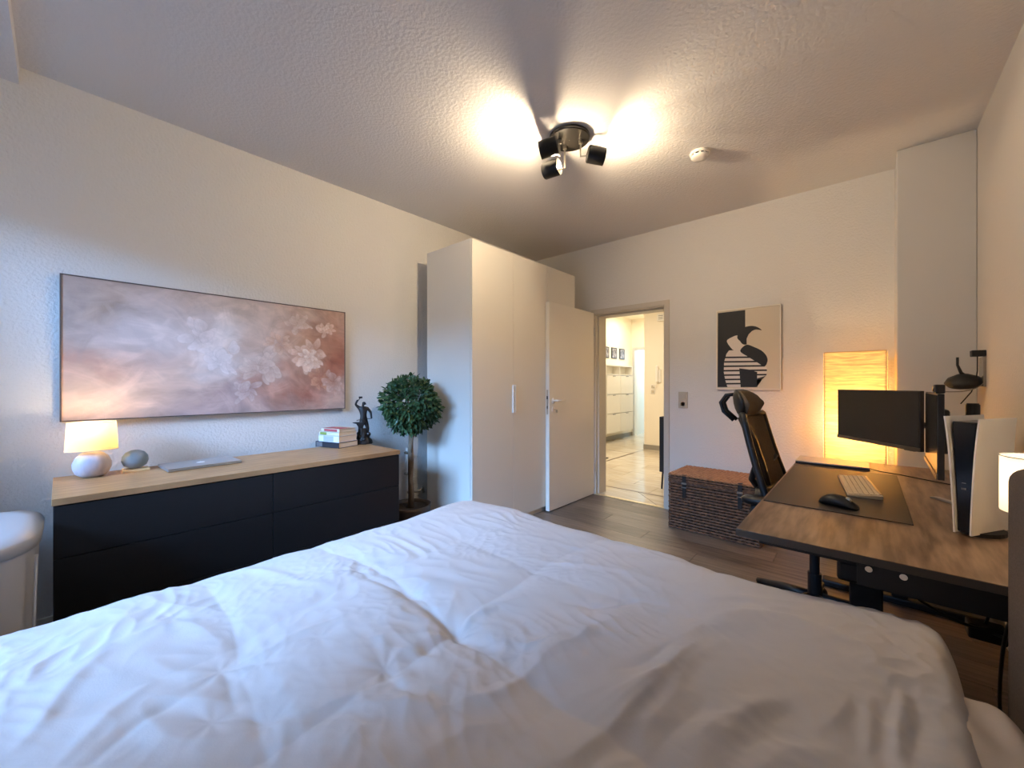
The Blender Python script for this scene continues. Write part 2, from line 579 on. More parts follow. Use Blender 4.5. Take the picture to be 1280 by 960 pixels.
MB().tube([(-.19, .60, 1.05), (-.24, .58, 1.05), (-.22, .48, 1.05)], .012, 8).obj('door_handle', M['black'], D2, smooth=True)
# skirting in hall
struct(box_obj('baseboard_hall_left', HX, HX + .012, YB + .2, 9, 0, .085, M['grey_base']))
struct(MB().box(HX, FX0 - .05, 8.985, 9.0, 0, .085).box(-3.142, -1.0, 7.288, 7.3, 0, .085).box(-3.142, -3.13, 7.3, 9, 0, .085).obj('baseboard_hall_far', M['grey_base']))
# tiled floor
hf = struct(box_obj('floor_hall', HX - .1, -.9, YB, 12, -.1, -.004, M['grout']))


def tile(poly, m):
    MB().prism(poly, -.004, 0.0).obj('tile', m, hf)


def rect_tiles(x0, x1, y0, y1, tx, ty, ph=0):
    g = .002
    j = 0
    y = y0
    while y < y1 - .01:
        x = x0 - (ph * tx if j % 2 else 0)
        while x < x1 - .01:
            a, b = max(x, x0), min(x + tx, x1)
            if b - a > .02:
                tile([(a + g, y + g), (b - g, y + g), (b - g, min(y + ty, y1) - g), (a + g, min(y + ty, y1) - g)],
                     M['tile'] if random.random() < .5 else M['tile2'])
            x += tx
        y += ty
        j += 1


# border row with diagonal cuts
x = -3.0
while x < -1.0:
    tile([(x + .004, YB + .035), (x + .72 - .004, YB + .035), (x + .72 - .36 - .004, 4.32), (x - .36 + .004, 4.32)], M['tile'] if int(x * 10) % 2 else M['tile2'])
    x += .72
struct(box_obj('floor_inlay', -3.08, -1.0, 4.324, 4.346, -.004, .0008, M['inlay']))
rect_tiles(-3.06, -1.0, 4.35, 6.70, .62, .31, .5)
struct(box_obj('floor_inlay', -3.88, -3.08, 6.70, 6.722, -.004, .0008, M['inlay']))
struct(box_obj('floor_inlay', -3.10, -3.08, 4.35, 7.30, -.004, .0008, M['inlay']))
rect_tiles(-3.08, -1.0, 6.70, 7.30, .62, .30, .5)
rect_tiles(HX, -3.10, 4.13, 6.70, .36, .36, .5)
rect_tiles(HX, -3.10, 6.72, 9.0, .36, .38, .5)
rect_tiles(HX, -2.1, 9.0, 11.9, .6, .6, 0)

# shoe cabinet hung on the hall wall
SH = thing('shoe_cabinet', 'white wall-hung shoe cabinet with flap doors at the end of the hall', 'cabinet', (HX, 7.40, 0))
MB().box(0.002, .02, 0, 1.24, .19, 1.62).box(.02, .19, 0, .018, .19, 1.62).box(.02, .19, .611, .629, .19, 1.62).box(.02, .19, 1.222, 1.24, .19, 1.62) \
    .box(.02, .19, .018, 1.222, 1.602, 1.62).box(.02, .19, .018, 1.222, 1.41, 1.428).box(.02, .19, .018, 1.222, .19, .208).obj('carcass', M['white'], SH)
for c in range(2):
    for r in range(3):
        y0 = .012 + c * .614
        z0 = .20 + r * .403
        f = box_obj('flap_door', .191, .209, y0, y0 + .600, z0, z0 + .392, M['white'], SH, bevel=.003)
        box_obj('pull', .209, .222, y0 + .25, y0 + .35, z0 + .375, z0 + .386, M['grey_plastic'], f)
MB().box(0.002, .19, -.02, -.42, .19, 1.62).obj('filler_cupboard', M['white'], SH)
for i, (yy, lab) in enumerate(((7.22, 'framed photo nearest the door frame above the shoe cabinet'), (7.62, 'second framed photo above the shoe cabinet, left of centre'),
                               (7.98, 'third framed photo above the shoe cabinet, right of centre'), (8.36, 'framed photo furthest down the hall above the shoe cabinet'))):
    p = thing('picture_frame', lab, 'picture', (HX, yy, 1.78), 0, 'small photos in a row above the shoe cabinet')
    box_obj('frame', .002, .018, 0, .24, 0, .24, M['black'], p)
    box_obj('photo', .018, .020, .025, .215, .02, .22, M['photo_dark'], p)
# intercom, switches, chime on the block wall
IC = thing('intercom', 'white intercom handset on the hall wall', 'intercom', (-2.86, 7.3, 1.25))
box_obj('base', -.05, .05, -.03, -.001, 0, .24, M['plastic_white'], IC, bevel=.008)
MB().box(-.035, .015, -.058, -.03, .01, .31).obj('handset', M['plastic_white'], IC, bevel=.012)
MB().tube([(-.01, -.04, .01), (-.03, -.05, -.05), (-.07, -.05, -.08), (-.09, -.03, -.02)], .006, 6).obj('cord', M['plastic_white'], IC, smooth=True)
for k, lab in enumerate(('lower light switch below the hall intercom', 'upper light switch below the hall intercom')):
    s = thing('light_switch', lab, 'switch', (-2.96, 7.3, 1.04 + .09 * k), 0, 'switches under the intercom')
    box_obj('plate', -.04, .04, -.012, -.001, 0, .08, M['plastic_white'], s, bevel=.003)
    box_obj('rocker', -.026, .026, -.02, -.012, .014, .066, M['switch'], s, bevel=.003)
CB = thing('door_chime', 'small white chime box high on the hall wall', 'chime', (-2.80, 7.3, 2.37))
box_obj('case', -.07, .07, -.05, -.001, 0, .14, M['plastic_white'], CB, bevel=.008)
MB().box(-.04, .04, -.055, -.05, .03, .04).box(-.04, .04, -.055, -.05, .06, .07).box(-.04, .04, -.055, -.05, .09, .10).obj('grille', M['grey_plastic'], CB)
# black cabinet right behind the doorway
BC = thing('console_cabinet', 'black cabinet on thin legs just inside the hall', 'cabinet', (-1.80, 4.62, 0))
box_obj('body', 0, .34, 0, .55, .20, .84, M['black'], BC, bevel=.004)
for ax, ay in ((.03, .03), (.31, .03), (.03, .52), (.31, .52)):
    MB().tube([(ax, ay, .20), (ax - .012, ay, 0)], .011, 8).obj('leg', M['black'], BC)
tag(MB().box(-3.55, -3.17, 5.50, 5.98, 0.0, .012).obj('doormat', M['rug'], bevel=.004), 'dark doormat on the hall tiles', 'doormat')

# ================================================================== WARDROBE
WR = thing('wardrobe', 'tall white wardrobe with three plain doors in the corner', 'wardrobe', (-2.297, 2.127, 0))
WH, WW, WD = 2.36, 1.47, .575
MB().box(-WD, -.022, 0, .018, 0, WH).box(-WD, -.022, WW - .018, WW, 0, WH).box(-WD, -.022, .018, WW - .018, WH - .018, WH) \
    .box(-WD, -.022, .018, WW - .018, .05, .068).box(-WD, -WD + .008, .018, WW - .018, 0.068, WH - .018).box(-.05, -.03, .018, WW - .018, 0, .05) \
    .box(-WD, -.022, .976, .99, .068, WH - .018).obj('carcass', M['wardrobe'], WR)
for i in range(3):
    y0 = i * .49 + .0015
    d = box_obj('door', -.02, 0, y0, y0 + .487, .05, WH - .004, M['wardrobe'], WR, bevel=.0015)
    if i < 2:
        yy = y0 + .487 - .018 if i == 0 else y0 + .004
        box_obj('handle', 0, .018, yy, yy + .012, .97, 1.21, M['plastic_white'], d, bevel=.003)

# pipes between dresser and wardrobe
PP = thing('heating_pipe', 'thin heating pipe with valves on the wall behind the potted tree', 'pipe', (-3.02, 2.02, 0))
MB().tube([(0, 0, .0), (0, 0, .66)], .009, 10).obj('pipe', M['plastic_white'], PP, smooth=True)
for z in (.62, .44):
    MB().tube([(0, -.01, z), (.035, -.02, z), (.05, -.05, z + .01)], .012, 8).obj('valve', M['metal'], PP, smooth=True)
MB().tube([(0, .0, .27), (.05, .10, .27), (.05, .13, .30), (.05, .14, .25)], .012, 8).obj('tap', M['metal'], PP, smooth=True)

# ================================================================== DRESSER
DS = thing('dresser', 'long low black dresser with an oak top', 'dresser', (-2.955, -.018, 0))
DL, DD, DH = 1.565, .55, .765
MB().box(0, DD - .02, 0, .02, 0, DH - .028).box(0, DD - .02, DL - .02, DL, 0, DH - .028).box(0, DD - .02, DL / 2 - .01, DL / 2 + .01, 0.05, DH - .028) \
    .box(0, .012, .02, DL - .02, .05, DH - .028).box(0, DD - .05, .02, DL - .02, .05, .07).box(DD - .06, DD - .04, .02, DL - .02, 0, .05) \
    .box(0, DD - .03, .02, DL - .02, DH - .05, DH - .028).obj('carcass', M['dresser'], DS, bevel=.001)
box_obj('top', -.005, DD + .005, -.004, DL + .004, DH - .028, DH, M['oak'], DS, bevel=.002)
for c in range(2):
    for r, (z0, z1) in enumerate(((.055, .2865), (.2885, .5215), (.5235, .733))):
        y0 = .002 + c * (DL / 2)
        f = MB().box(DD - .019, DD, y0, y0 + DL / 2 - .0025, z0, z1).box(.05, DD - .02, y0 + .03, y0 + DL / 2 - .035, z0 + .02, z1 - .03)
        f.obj('drawer', M['dresser'], DS, bevel=.0015)

# ================================================================== THINGS ON THE DRESSER
DT = .765
L1 = thing('table_lamp', 'lit table lamp with beige oval shade and round whitish pebble base', 'lamp', (-2.845, .105, DT))
prof = [(.01, 0.0), (.05, .002), (.078, .018), (.092, .045), (.092, .07), (.078, .098), (.052, .118), (.022, .128), (.006, .13)]
MB().lathe(prof, 40, sx=.62, sy=.74).obj('base', M['stonewhite'], L1, smooth=True)
MB().cyl(.008, .125, .19, 12).cyl(.014, .15, .19, 16).obj('socket', M['metal'], L1)
sh = MB()
n = 48
rings = []
for r, z in ((.116, .131), (.106, .268)):
    rings.append([(r * .50 * math.cos(2 * PI * i / n), r * .80 * math.sin(2 * PI * i / n), z) for i in range(n)])
sh.loft(rings, cap=False)
sh.obj('lamp_shade', M['shade'], L1, smooth=True)
for r, z in ((.116, .131), (.106, .268)):
    pts = [(r * .50 * math.cos(2 * PI * i / 32), r * .80 * math.sin(2 * PI * i / 32), z) for i in range(33)]
    MB().tube(pts, .0016, 5).obj('rim', M['switch'], L1)
MB().lathe([(.004, .188), (.014, .195), (.02, .212), (.016, .23), (.004, .238)], 16).obj('bulb', M['bulb'], L1, smooth=True)
light('table_lamp_light', 'POINT', (-2.845, .105, DT + .258), 1.0, (1.0, .76, .48), shadow_soft_size=.012)

PB = thing('pebble_ornament', 'blue-grey pebble shaped object on a small pale stand beside the table lamp', 'ornament', (-2.875, .262, DT))
MB().box(-.04, .04, -.048, .055, .0, .012).obj('stand', M['woodlight'], PB, bevel=.003)
st = MB().lathe([(.004, .014), (.03, .016), (.055, .03), (.066, .054), (.062, .078), (.045, .098), (.02, .108), (.004, .11)], 32, sx=.7, sy=.82).obj('stone', M['stoneblue'], PB, smooth=True)

LP = thing('laptop', 'closed silver laptop lying on the oak dresser top', 'laptop', (-2.80, .525, DT), math.radians(3))
MB().box(-.115, .115, -.165, .165, .002, .010).obj('base', M['alu'], LP, bevel=.003)
MB().box(-.115, .115, -.165, .165, .0112, .0165).obj('lid', M['alu'], LP, bevel=.0025)
ap = []
for i in range(28):
    a = 2 * PI * i / 28
    r = .019 * (1 + .07 * math.cos(2 * a)) * (1 - .16 * math.exp(-((a - PI / 2) ** 2) / .05)) * (1 - .1 * math.exp(-((a - 3 * PI / 2) ** 2) / .05))
    r *= 1 - .22 * math.exp(-(min(abs(a), 2 * PI - abs(a))) ** 2 / .10)
    ap.append((-r * math.sin(a), r * math.cos(a)))
MB().prism(ap, .0165, .0169).prism([(-.022, .0), (-.027, .002), (-.032, .008), (-.027, .007)], .0165, .0169).obj('emblem', mat('white_emblem', (250, 250, 250), .3), LP)
MB().box(-.1, .1, -.15, .15, 0, .002).obj('foot', M['black'], LP)


def book(name, label, z, x0, y0, L, W, th, cover, rz, patch=None):
    b = thing(name, label, 'book', (x0, y0, z), rz, 'books stacked on the dresser')
    # spine along +x local at y=0, pages beyond
    MB().box(0, L, 0, .003, 0, th).box(0, L, 0, W, 0, .003).box(0, L, 0, W, th - .003, th).obj('cover', cover, b, bevel=.0008)
    MB().box(.003, L - .004, .003, W - .004, .003, th - .003).obj('pages', M['pages'], b)
    if patch:
        for (a, c, m) in patch:
            MB().box(a, c, -.0006, 0, .004, th - .004).obj('spine_print', m, b)
    return b


bz = DT
rz = math.radians(16)
book('book', 'thick black book at the bottom of the stack', bz, -3.005, 1.235, .238, .175, .040, M['book_black'], rz, [(.01, .07, mat('spine_grey_print', (110, 104, 104), .6))])
book('book', 'white book resting directly on the black book', bz + .040, -2.975, 1.245, .205, .165, .046, M['book_white'], rz, [(.05, .15, mat('spine_blue_print', (170, 172, 200), .6))])
book('book', 'cream book with a green spine patch in the stack', bz + .086, -2.972, 1.248, .200, .160, .026, M['book_green'], rz, [(.01, .075, M['book_greenpatch'])])
book('book', 'red and cream paperback on top of the stack', bz + .112, -2.955, 1.255, .182, .150, .024, M['poster_cream'], rz, [(.03, .16, M['book_red'])])
MB().box(.002, .18, .01, .10, .0240, .0246).obj('cover_print', M['book_red'], [o for o in bpy.data.objects if o.get('label', '').startswith('red and cream')][0])

# statuette: blacksmith with raised hammer beside an anvil
SM = thing('statuette', 'dark bronze statuette of a blacksmith raising a hammer over an anvil', 'statuette', (-2.87, 1.535, DT), math.radians(62))


def skin_fig(name, joints, edges, radii, material, parent, root=0, sub=2):
    me = bpy.data.meshes.new(name)
    me.from_pydata(joints, edges, [])
    o = bpy.data.objects.new(name, me)
    C.objects.link(o)
    o.parent = parent
    me.materials.append(material)
    sm = o.modifiers.new('skin', 'SKIN')
    sm.use_smooth_shade = True
    me_sk = me.skin_vertices[0] if me.skin_vertices else None
    if me_sk is None:
        bpy.context.view_layer.objects.active = o
        me_sk = me.skin_vertices.new(name='skin') if hasattr(me.skin_vertices, 'new') else None
    for i, r in enumerate(radii):
        me.skin_vertices[0].data[i].radius = (r, r) if not isinstance(r, tuple) else r
    me.skin_vertices[0].data[root].use_root = True
    s = o.modifiers.new('sub', 'SUBSURF')
    s.levels = s.render_levels = sub
    return o


# local: x = picture right, z = up (y = depth)
J = [(0.0, 0, .175), (0.0, 0, .215), (-.003, -.004, .255), (0, -.006, .285), (.002, -.012, .302), (.003, -.014, .322),     # pelvis, waist, chest, neck, head
     (-.030, 0, .272), (-.058, -.004, .300), (-.045, -.006, .328), (-.040, -.006, .336),                                 # raised arm
     (.030, 0, .268), (.052, -.004, .238), (.056, -.012, .200), (.058, -.014, .190),                                     # lowered arm
     (-.018, -.004, .160), (-.022, -.012, .110), (-.020, -.004, .062), (-.022, -.022, .055),                             # left leg
     (.020, 0, .160), (.030, -.006, .112), (.026, .004, .062), (.03, -.014, .055)]
Ed = [(0, 1), (1, 2), (2, 3), (3, 4), (4, 5), (2, 6), (6, 7), (7, 8), (8, 9), (2, 10), (10, 11), (11, 12), (12, 13), (0, 14), (14, 15), (15, 16), (16, 17), (0, 18), (18, 19), (19, 20), (20, 21)]
Rd = [.023, .021, .027, .011, .014, .013, .013, .0095, .007, .008, .013, .0095, .007, .008, .017, .0125, .008, .007, .017, .0125, .008, .007]
try:
    skin_fig('figure', J, Ed, Rd, M['bronze'], SM)
except Exception as ex:
    f = MB()
    for a, b in Ed:
        f.tube([J[a], J[b]], .01, 8, rs=[Rd[a] * .9, Rd[b] * .9])
    f.obj('figure', M['bronze'], SM, smooth=True)
MB().tube([(-.043, -.006, .322), (-.022, -.006, .352)], .0035, 6).box(-.034, -.008, -.012, .004, .346, .360, T()).obj('hammer', M['bronze'], SM, bevel=.002)
MB().tube([(.06, -.014, .192), (.0, -.02, .189), (-.05, -.02, .180)], .003, 6).obj('tongs', M['bronze'], SM)
MB().loft([[(-.035, -.02, .115), (-.005, -.02, .115), (-.005, .0, .115), (-.035, .0, .115)], [(-.04, -.024, .135), (0, -.024, .135), (0, .004, .135), (-.04, .004, .135)],
           [(-.05, -.026, .15), (.006, -.026, .15), (.006, .006, .15), (-.05, .006, .15)], [(-.05, -.026, .166), (.006, -.026, .166), (.006, .006, .166), (-.05, .006, .166)]]) \
    .tube([(-.048, -.01, .160), (-.078, -.01, .163)], .01, 8, rs=[.008, .002]).obj('anvil', M['bronze'], SM, bevel=.002)
rk = MB()
rr = random.Random(3)
rings = []
for j, (z, r) in enumerate(((0, .062), (.006, .064), (.03, .056), (.055, .044), (.085, .036), (.118, .028))):
    rings.append([((r + rr.uniform(-.006, .006)) * math.cos(2 * PI * i / 14) + (-.006 if j > 2 else 0), (r + rr.uniform(-.006, .006)) * .85 * math.sin(2 * PI * i / 14), z) for i in range(14)])
rk.loft(rings)
for k in range(9):
    a = k * 0.8
    rk.lathe([(.002, -.016), (.014, -.01), (.018, 0), (.013, .012), (.003, .017)], 8, T(.046 * math.cos(a), .036 * math.sin(a), .02 + .008 * (k % 4) + .03 * (k % 2), rx=a))
rk.obj('rock_base', M['bronze'], SM, smooth=False)

# ================================================================== PAINTING on the left wall
def rgb(*a):
    return np.array(lin(a)[:3])


NY, NZ = 420, 212
pw, ph = 1.455, .735
U, V = np.meshgrid(np.linspace(0, 1, NY), np.linspace(0, 1, NZ))     # V down
A = U * 2.0
wx = fbm(A * 2.2, V * 2.6, 4, 11) * .16
wy = fbm(A * 2.4 + 5, V * 2.2 + 3, 4, 23) * .16
uu, vv = U + wx, V + wy
col = np.zeros((NZ, NY, 3)) + rgb(178, 160, 152)


def blend(c, m):
    global col
    m = np.clip(m, 0, 1)[..., None]
    col = col * (1 - m) + rgb(*c) * m


def blob(cx, cy, rx, ry, ang=0, p=2.0, warp=1.0):
    x = (U + wx * warp - cx)
    y = (V + wy * warp - cy) * .5
    ca, sa = math.cos(ang), math.sin(ang)
    X_, Y_ = x * ca + y * sa, -x * sa + y * ca
    return np.exp(-((np.abs(X_) / rx) ** p + (np.abs(Y_) / (ry * .5)) ** p))


blend((160, 146, 142), .8 * blob(.05, .25, .25, .5))
blend((196, 178, 168), .8 * blob(.45, .15, .35, .35))
blend((206, 190, 182), .9 * blob(.68, .2, .16, .3, .3))
blend((150, 122, 92), .8 * blob(.15, .17, .06, .10, .5))
blend((196, 182, 180), .9 * blob(.33, .22, .09, .12, .5, 3))
blend((196, 188, 192), .9 * blob(.25, .45, .2, .2))
blend((178, 128, 112), .8 * blob(.06, .62, .16, .10, .1))
blend((222, 196, 180), .8 * blob(.16, .82, .22, .25, -.2))  # glow of the table lamp, painted into the canvas as a pale patch
blend((206, 180, 166), .7 * blob(.36, .72, .14, .2))
blend((166, 148, 152), .9 * blob(.45, .9, .2, .18))
blend((150, 128, 126), .7 * blob(.58, .85, .12, .15))
blend((182, 140, 118), .85 * blob(.66, .62, .16, .22))
blend((176, 132, 112), .9 * blob(.92, .28, .14, .4))
blend((164, 106, 84), .95 * blob(.93, .62, .12, .25))
blend((150, 88, 72), .95 * blob(.79, .80, .13, .17))
blend((142, 82, 64), .9 * blob(.98, .5, .05, .14))
blend((188, 160, 150), .8 * blob(.93, .86, .1, .12))
blend((168, 132, 100), .6 * blob(.82, .38, .08, .1))
blend((222, 216, 220), .98 * blob(.44, .42, .075, .26, .1, 3, .7))
blend((220, 214, 220), .9 * blob(.5, .58, .07, .13, .3, 3, .7))
blend((206, 196, 194), .8 * blob(.62, .58, .08, .14, 0, 3, .8))
blend((198, 188, 192), .7 * blob(.56, .82, .05, .08, 0, 3, .8))
# brush strokes
rs = np.random.RandomState(5)
for k in range(560):
    cx, cy = rs.rand(), rs.rand()
    ln, wd = rs.uniform(.02, .075), rs.uniform(.008, .024)
    ang = rs.normal(-.25 if cx < .45 else .4, .5 if cx < .45 else 1.2)
    j, i = int(cy * (NZ - 1)), int(cx * (NY - 1))
    base = col[j, i].copy()
    f = rs.uniform(.74, 1.34)
    bx, by = U - cx, (V - cy) * .5
    X_ = bx * math.cos(ang) + by * math.sin(ang)
    Y_ = -bx * math.sin(ang) + by * math.cos(ang) + 3.0 * rs.uniform(-1, 1) * X_ ** 2
    m = np.exp(-((X_ / ln) ** 4 + (Y_ / wd) ** 4)) * rs.uniform(.25, .7)
    m *= .7 + .8 * vnoise(X_ * 12, Y_ * 160, k)
    m = np.clip(m, 0, 1)[..., None]
    col = col * (1 - m) + np.clip(base * f, 0, 1) * m


def petals(cx, cy, R, n, seed, c0=(232, 216, 206), c1=(196, 166, 150), a0=0, a1=2 * PI):
    rq = np.random.RandomState(seed)
    global col
    for k in range(n):
        a = a0 + (a1 - a0) * (k + rq.uniform(-.9, .9)) / n
        rad = R * rq.uniform(.05, .95)
        px, py = cx + rad * math.cos(a), cy + 2 * rad * math.sin(a) * .8
        bx, by = U - px, (V - py) * .5
        X_ = bx * math.cos(a) + by * math.sin(a) + wx * .05
        Y_ = -bx * math.sin(a) + by * math.cos(a) + wy * .09
        wp_ = rq.uniform(.13, .34)
        Y_ = Y_ + rq.uniform(-4, 4) * X_ ** 2 / R * .3
        q = (X_ / (R * rq.uniform(.3, .5))) ** 2 + (Y_ / (R * wp_)) ** 2
        m = (q < 1).astype(float) * .62
        edge = np.clip(1 - np.abs(q - .9) * 6, 0, 1)
        t = np.clip(.5 + X_ / (R * .8) + .5 * vnoise(X_ * 90, Y_ * 300, seed + k), 0, 1)[..., None]
        cc = rgb(*c1) * (1 - t) + rgb(*c0) * t
        m = (m * np.clip((1 - q) * 3, 0, 1))[..., None]
        col = col * (1 - m) + cc * m
        col = col * (1 - .10 * edge[..., None] * (q < 1.1)[..., None])


petals(.82, .46, .085, 17, 1, (226, 204, 192), (190, 146, 124))
petals(.82, .50, .062, 16, 21, (236, 220, 210), (196, 160, 142), .1, PI - .1)
petals(.82, .46, .046, 14, 2, (240, 228, 220), (200, 168, 152))
petals(.90, .20, .050, 12, 3, (230, 206, 196), (196, 160, 142))
petals(.90, .19, .026, 8, 33, (240, 224, 216), (206, 176, 160))
petals(.77, .17, .055, 12, 4, (212, 196, 188), (190, 166, 154))
petals(.86, .72, .060, 12, 5, (206, 162, 138), (162, 110, 88))
petals(.62, .58, .085, 16, 6, (216, 204, 200), (186, 162, 154))
petals(.55, .80, .060, 12, 7, (206, 194, 196), (172, 150, 150))
petals(.94, .74, .065, 14, 8, (204, 180, 172), (172, 130, 114))
petals(.69, .36, .055, 12, 9, (214, 190, 176), (186, 150, 130))
petals(.46, .52, .080, 14, 10, (226, 220, 226), (206, 198, 202))
petals(.40, .36, .075, 12, 11, (224, 216, 220), (200, 190, 192))
strk = fbm(A * 7 + wx * 20 + V * 5, V * 16 - A * 6 + wy * 20, 3, 77)
col *= (1 + (.08 + .12 * U) * strk)[..., None]
col = np.clip(col * np.array([1.04, 1.0, .94]), 0, 1)
PT = thing('canvas_painting', 'wide abstract floral canvas painting in beige, blush and rust tones', 'painting', (XL + .002, .005, 1.035))
verts = [(.033, float(U[j, i]) * pw, float(1 - V[j, i]) * ph) for j in range(NZ) for i in range(NY)]
faces = [(j * NY + i, (j + 1) * NY + i, (j + 1) * NY + i + 1, j * NY + i + 1) for j in range(NZ - 1) for i in range(NY - 1)]
me = bpy.data.meshes.new('canvas')
me.from_pydata(verts, [], faces)
ca = me.color_attributes.new('Col', 'FLOAT_COLOR', 'POINT')
buf = np.ones((NZ * NY, 4), dtype=np.float32)
buf[:, :3] = col.reshape(-1, 3)
ca.data.foreach_set('color', buf.ravel())
me.materials.append(attr_mat('painted_canvas'))
o = bpy.data.objects.new('canvas', me)
C.objects.link(o)
o.parent = PT
MB().box(0, .0325, 0, pw, 0, ph).obj('stretcher', mat('canvas_edge', (88, 80, 78), .8), PT)
fr = MB()
e = .006
fr.box(0, .036, -e, 0, -e, ph + e).box(0, .036, pw, pw + e, -e, ph + e).box(0, .036, 0, pw, -e, 0).box(0, .036, 0, pw, ph, ph + e)
fr.obj('frame', mat('slim_taupe_frame', (92, 80, 76), .6), PT)

# ================================================================== POTTED TREE
TR = thing('potted_tree', 'artificial ficus tree with round dark green crown in a pot', 'plant', (-2.70, 1.84, 0))
pot = MB().lathe([(.10, 0), (.13, .02), (.155, .24), (.16, .27), (.148, .27), (.143, .24)], 32, cap=False).cyl(.10, .001, .01, 32)
pot.obj('pot', M['pot'], TR, smooth=True)
MB().cyl(.147, .22, .245, 32).obj('soil', M['soil'], TR)
tp = [(.0, 0, .22), (.018, -.006, .35), (-.012, .008, .48), (.016, -.008, .60), (-.010, .008, .72), (.006, 0, .84), (.0, .0, 1.0)]
MB().tube(tp, .018, 10, rs=[.026, .023, .021, .023, .020, .018, .012]).obj('trunk', M['bark'], TR, smooth=True)
tp2 = [(.02, .01, .22), (-.012, .018, .34), (.014, -.016, .46), (-.012, .014, .58), (.016, -.01, .70), (.03, .0, .80), (.09, .05, .93)]
MB().tube(tp2, .01, 8, rs=[.012, .011, .010, .010, .009, .008, .006]).obj('stem', M['bark'], TR, smooth=True)
br = MB()
rr = random.Random(12)
lv = MB()
for k in range(26):
    a = rr.uniform(0, 2 * PI)
    ph_ = rr.uniform(-.5, 1.4)
    p1 = Vector((math.cos(a) * math.cos(ph_), math.sin(a) * math.cos(ph_), math.sin(ph_))) * .19 + Vector((0, 0, 1.06))
    br.tube([(0, 0, .84 + .006 * k), tuple(Vector((0, 0, .92)) * .4 + p1 * .6 - Vector((0, 0, .0))), tuple(p1)], .003, 5)
br.obj('branches', M['bark'], TR, kind='stuff')
for k in range(2300):
    while True:
        p = Vector((rr.uniform(-1, 1), rr.uniform(-1, 1), rr.uniform(-1, 1)))
        if .15 < p.length < 1:
            break
    p = p.normalized() * (p.length ** .45)
    R0 = .206 * (1 + .12 * math.sin(3 * math.atan2(p.y, p.x) + 4 * p.z))
    c = p * R0 + Vector((0, 0, 1.055))
    out = (p + Vector((rr.uniform(-.7, .7), rr.uniform(-.7, .7), rr.uniform(-.9, .3)))).normalized()
    nrm = (p + Vector((rr.uniform(-1, 1), rr.uniform(-1, 1), rr.uniform(.2, 1.2)))).normalized()
    side = out.cross(nrm).normalized()
    nrm = side.cross(out).normalized()
    L, W = rr.uniform(.035, .055), rr.uniform(.010, .015)
    vs = [c, c + out * L * .35 + side * W + nrm * .003, c + out * L * .75 + side * W * .7, c + out * L - nrm * .005, c + out * L * .75 - side * W * .7, c + out * L * .35 - side * W + nrm * .003,
          c + out * L * .5 - nrm * .004]
    lv.add(vs, [(0, 1, 6), (1, 2, 6), (2, 3, 6), (3, 4, 6), (4, 5, 6), (5, 0, 6)])
lv.obj('leaves', M['leaf'], TR, kind='stuff')

# ================================================================== WASTE BIN
BN = thing('waste_bin', 'large pale grey lidded bin beside the dresser', 'bin', (-2.40, -.264, 0))


def superell(a, b, n, z, N=48):
    pts = []
    for i in range(N):
        t = 2 * PI * i / N
        ct, st_ = math.cos(t), math.sin(t)
        pts.append((a * math.copysign(abs(ct) ** (2 / n), ct), b * math.copysign(abs(st_) ** (2 / n), st_), z))
    return pts


MB().loft([superell(.27, .185, 3.2, 0), superell(.285, .195, 3.2, .03), superell(.305, .212, 3.2, .64)]).obj('body', M['bin'], BN, smooth=False)
smooth_angle(BN.children[0])
MB().loft([superell(.30, .206, 3.2, .635), superell(.313, .220, 3.2, .640), superell(.318, .224, 3.2, .676), superell(.314, .220, 3.2, .684), superell(.25, .17, 3, .696), superell(.14, .09, 2.5, .702), superell(.02, .015, 2, .703)]) \
    .obj('lid', M['bin'], BN, smooth=True)
MB().tube([(.20, .1955, .04), (.214, .209, .62)], .004, 6).tube([(.286, .10, .04), (.306, .115, .62)], .004, 6).obj('rib', M['bin'], BN, smooth=True)
MB().box(.27, .33, -.05, .05, .01, .03).obj('pedal', M['black'], BN, bevel=.004)

# ================================================================== BED
BX0, BX1, BY0, BY1 = -1.66, .240, -.28, 1.47
BD = thing('bed', 'double bed with grey upholstered headboard', 'bed', (0, 0, 0))
MB().box(BX0, BX1, BY0, BY1, .06, .27).obj('bed_base', M['bedbase'], BD, bevel=.02)
MB().box(BX0, BX1, BY0, BY1, .27, .46).obj('mattress', M['mattress'], BD, bevel=.035, seg=4)
for ax in (BX0 + .06, BX1 - .08):
    for ay in (BY0 + .06, BY1 - .06):
        MB().cyl(.025, 0, .06, 16, T(ax, ay, 0)).obj('leg', M['black'], BD)
hb_ = MB().box(.245, .375, -.34, 1.478, .03, 1.03).obj('headboard', M['headboard'], BD, bevel=.035, seg=5)
hb_.data.shade_smooth()


def proj(u, v, z=.61):
    s = (u - 640) / 500
    dx, dy, dz = -.6626 + .749 * s, .749 + .6626 * s, (480 - v) / 500
    t = (z - 1.22) / dz
    return dx * t, dy * t


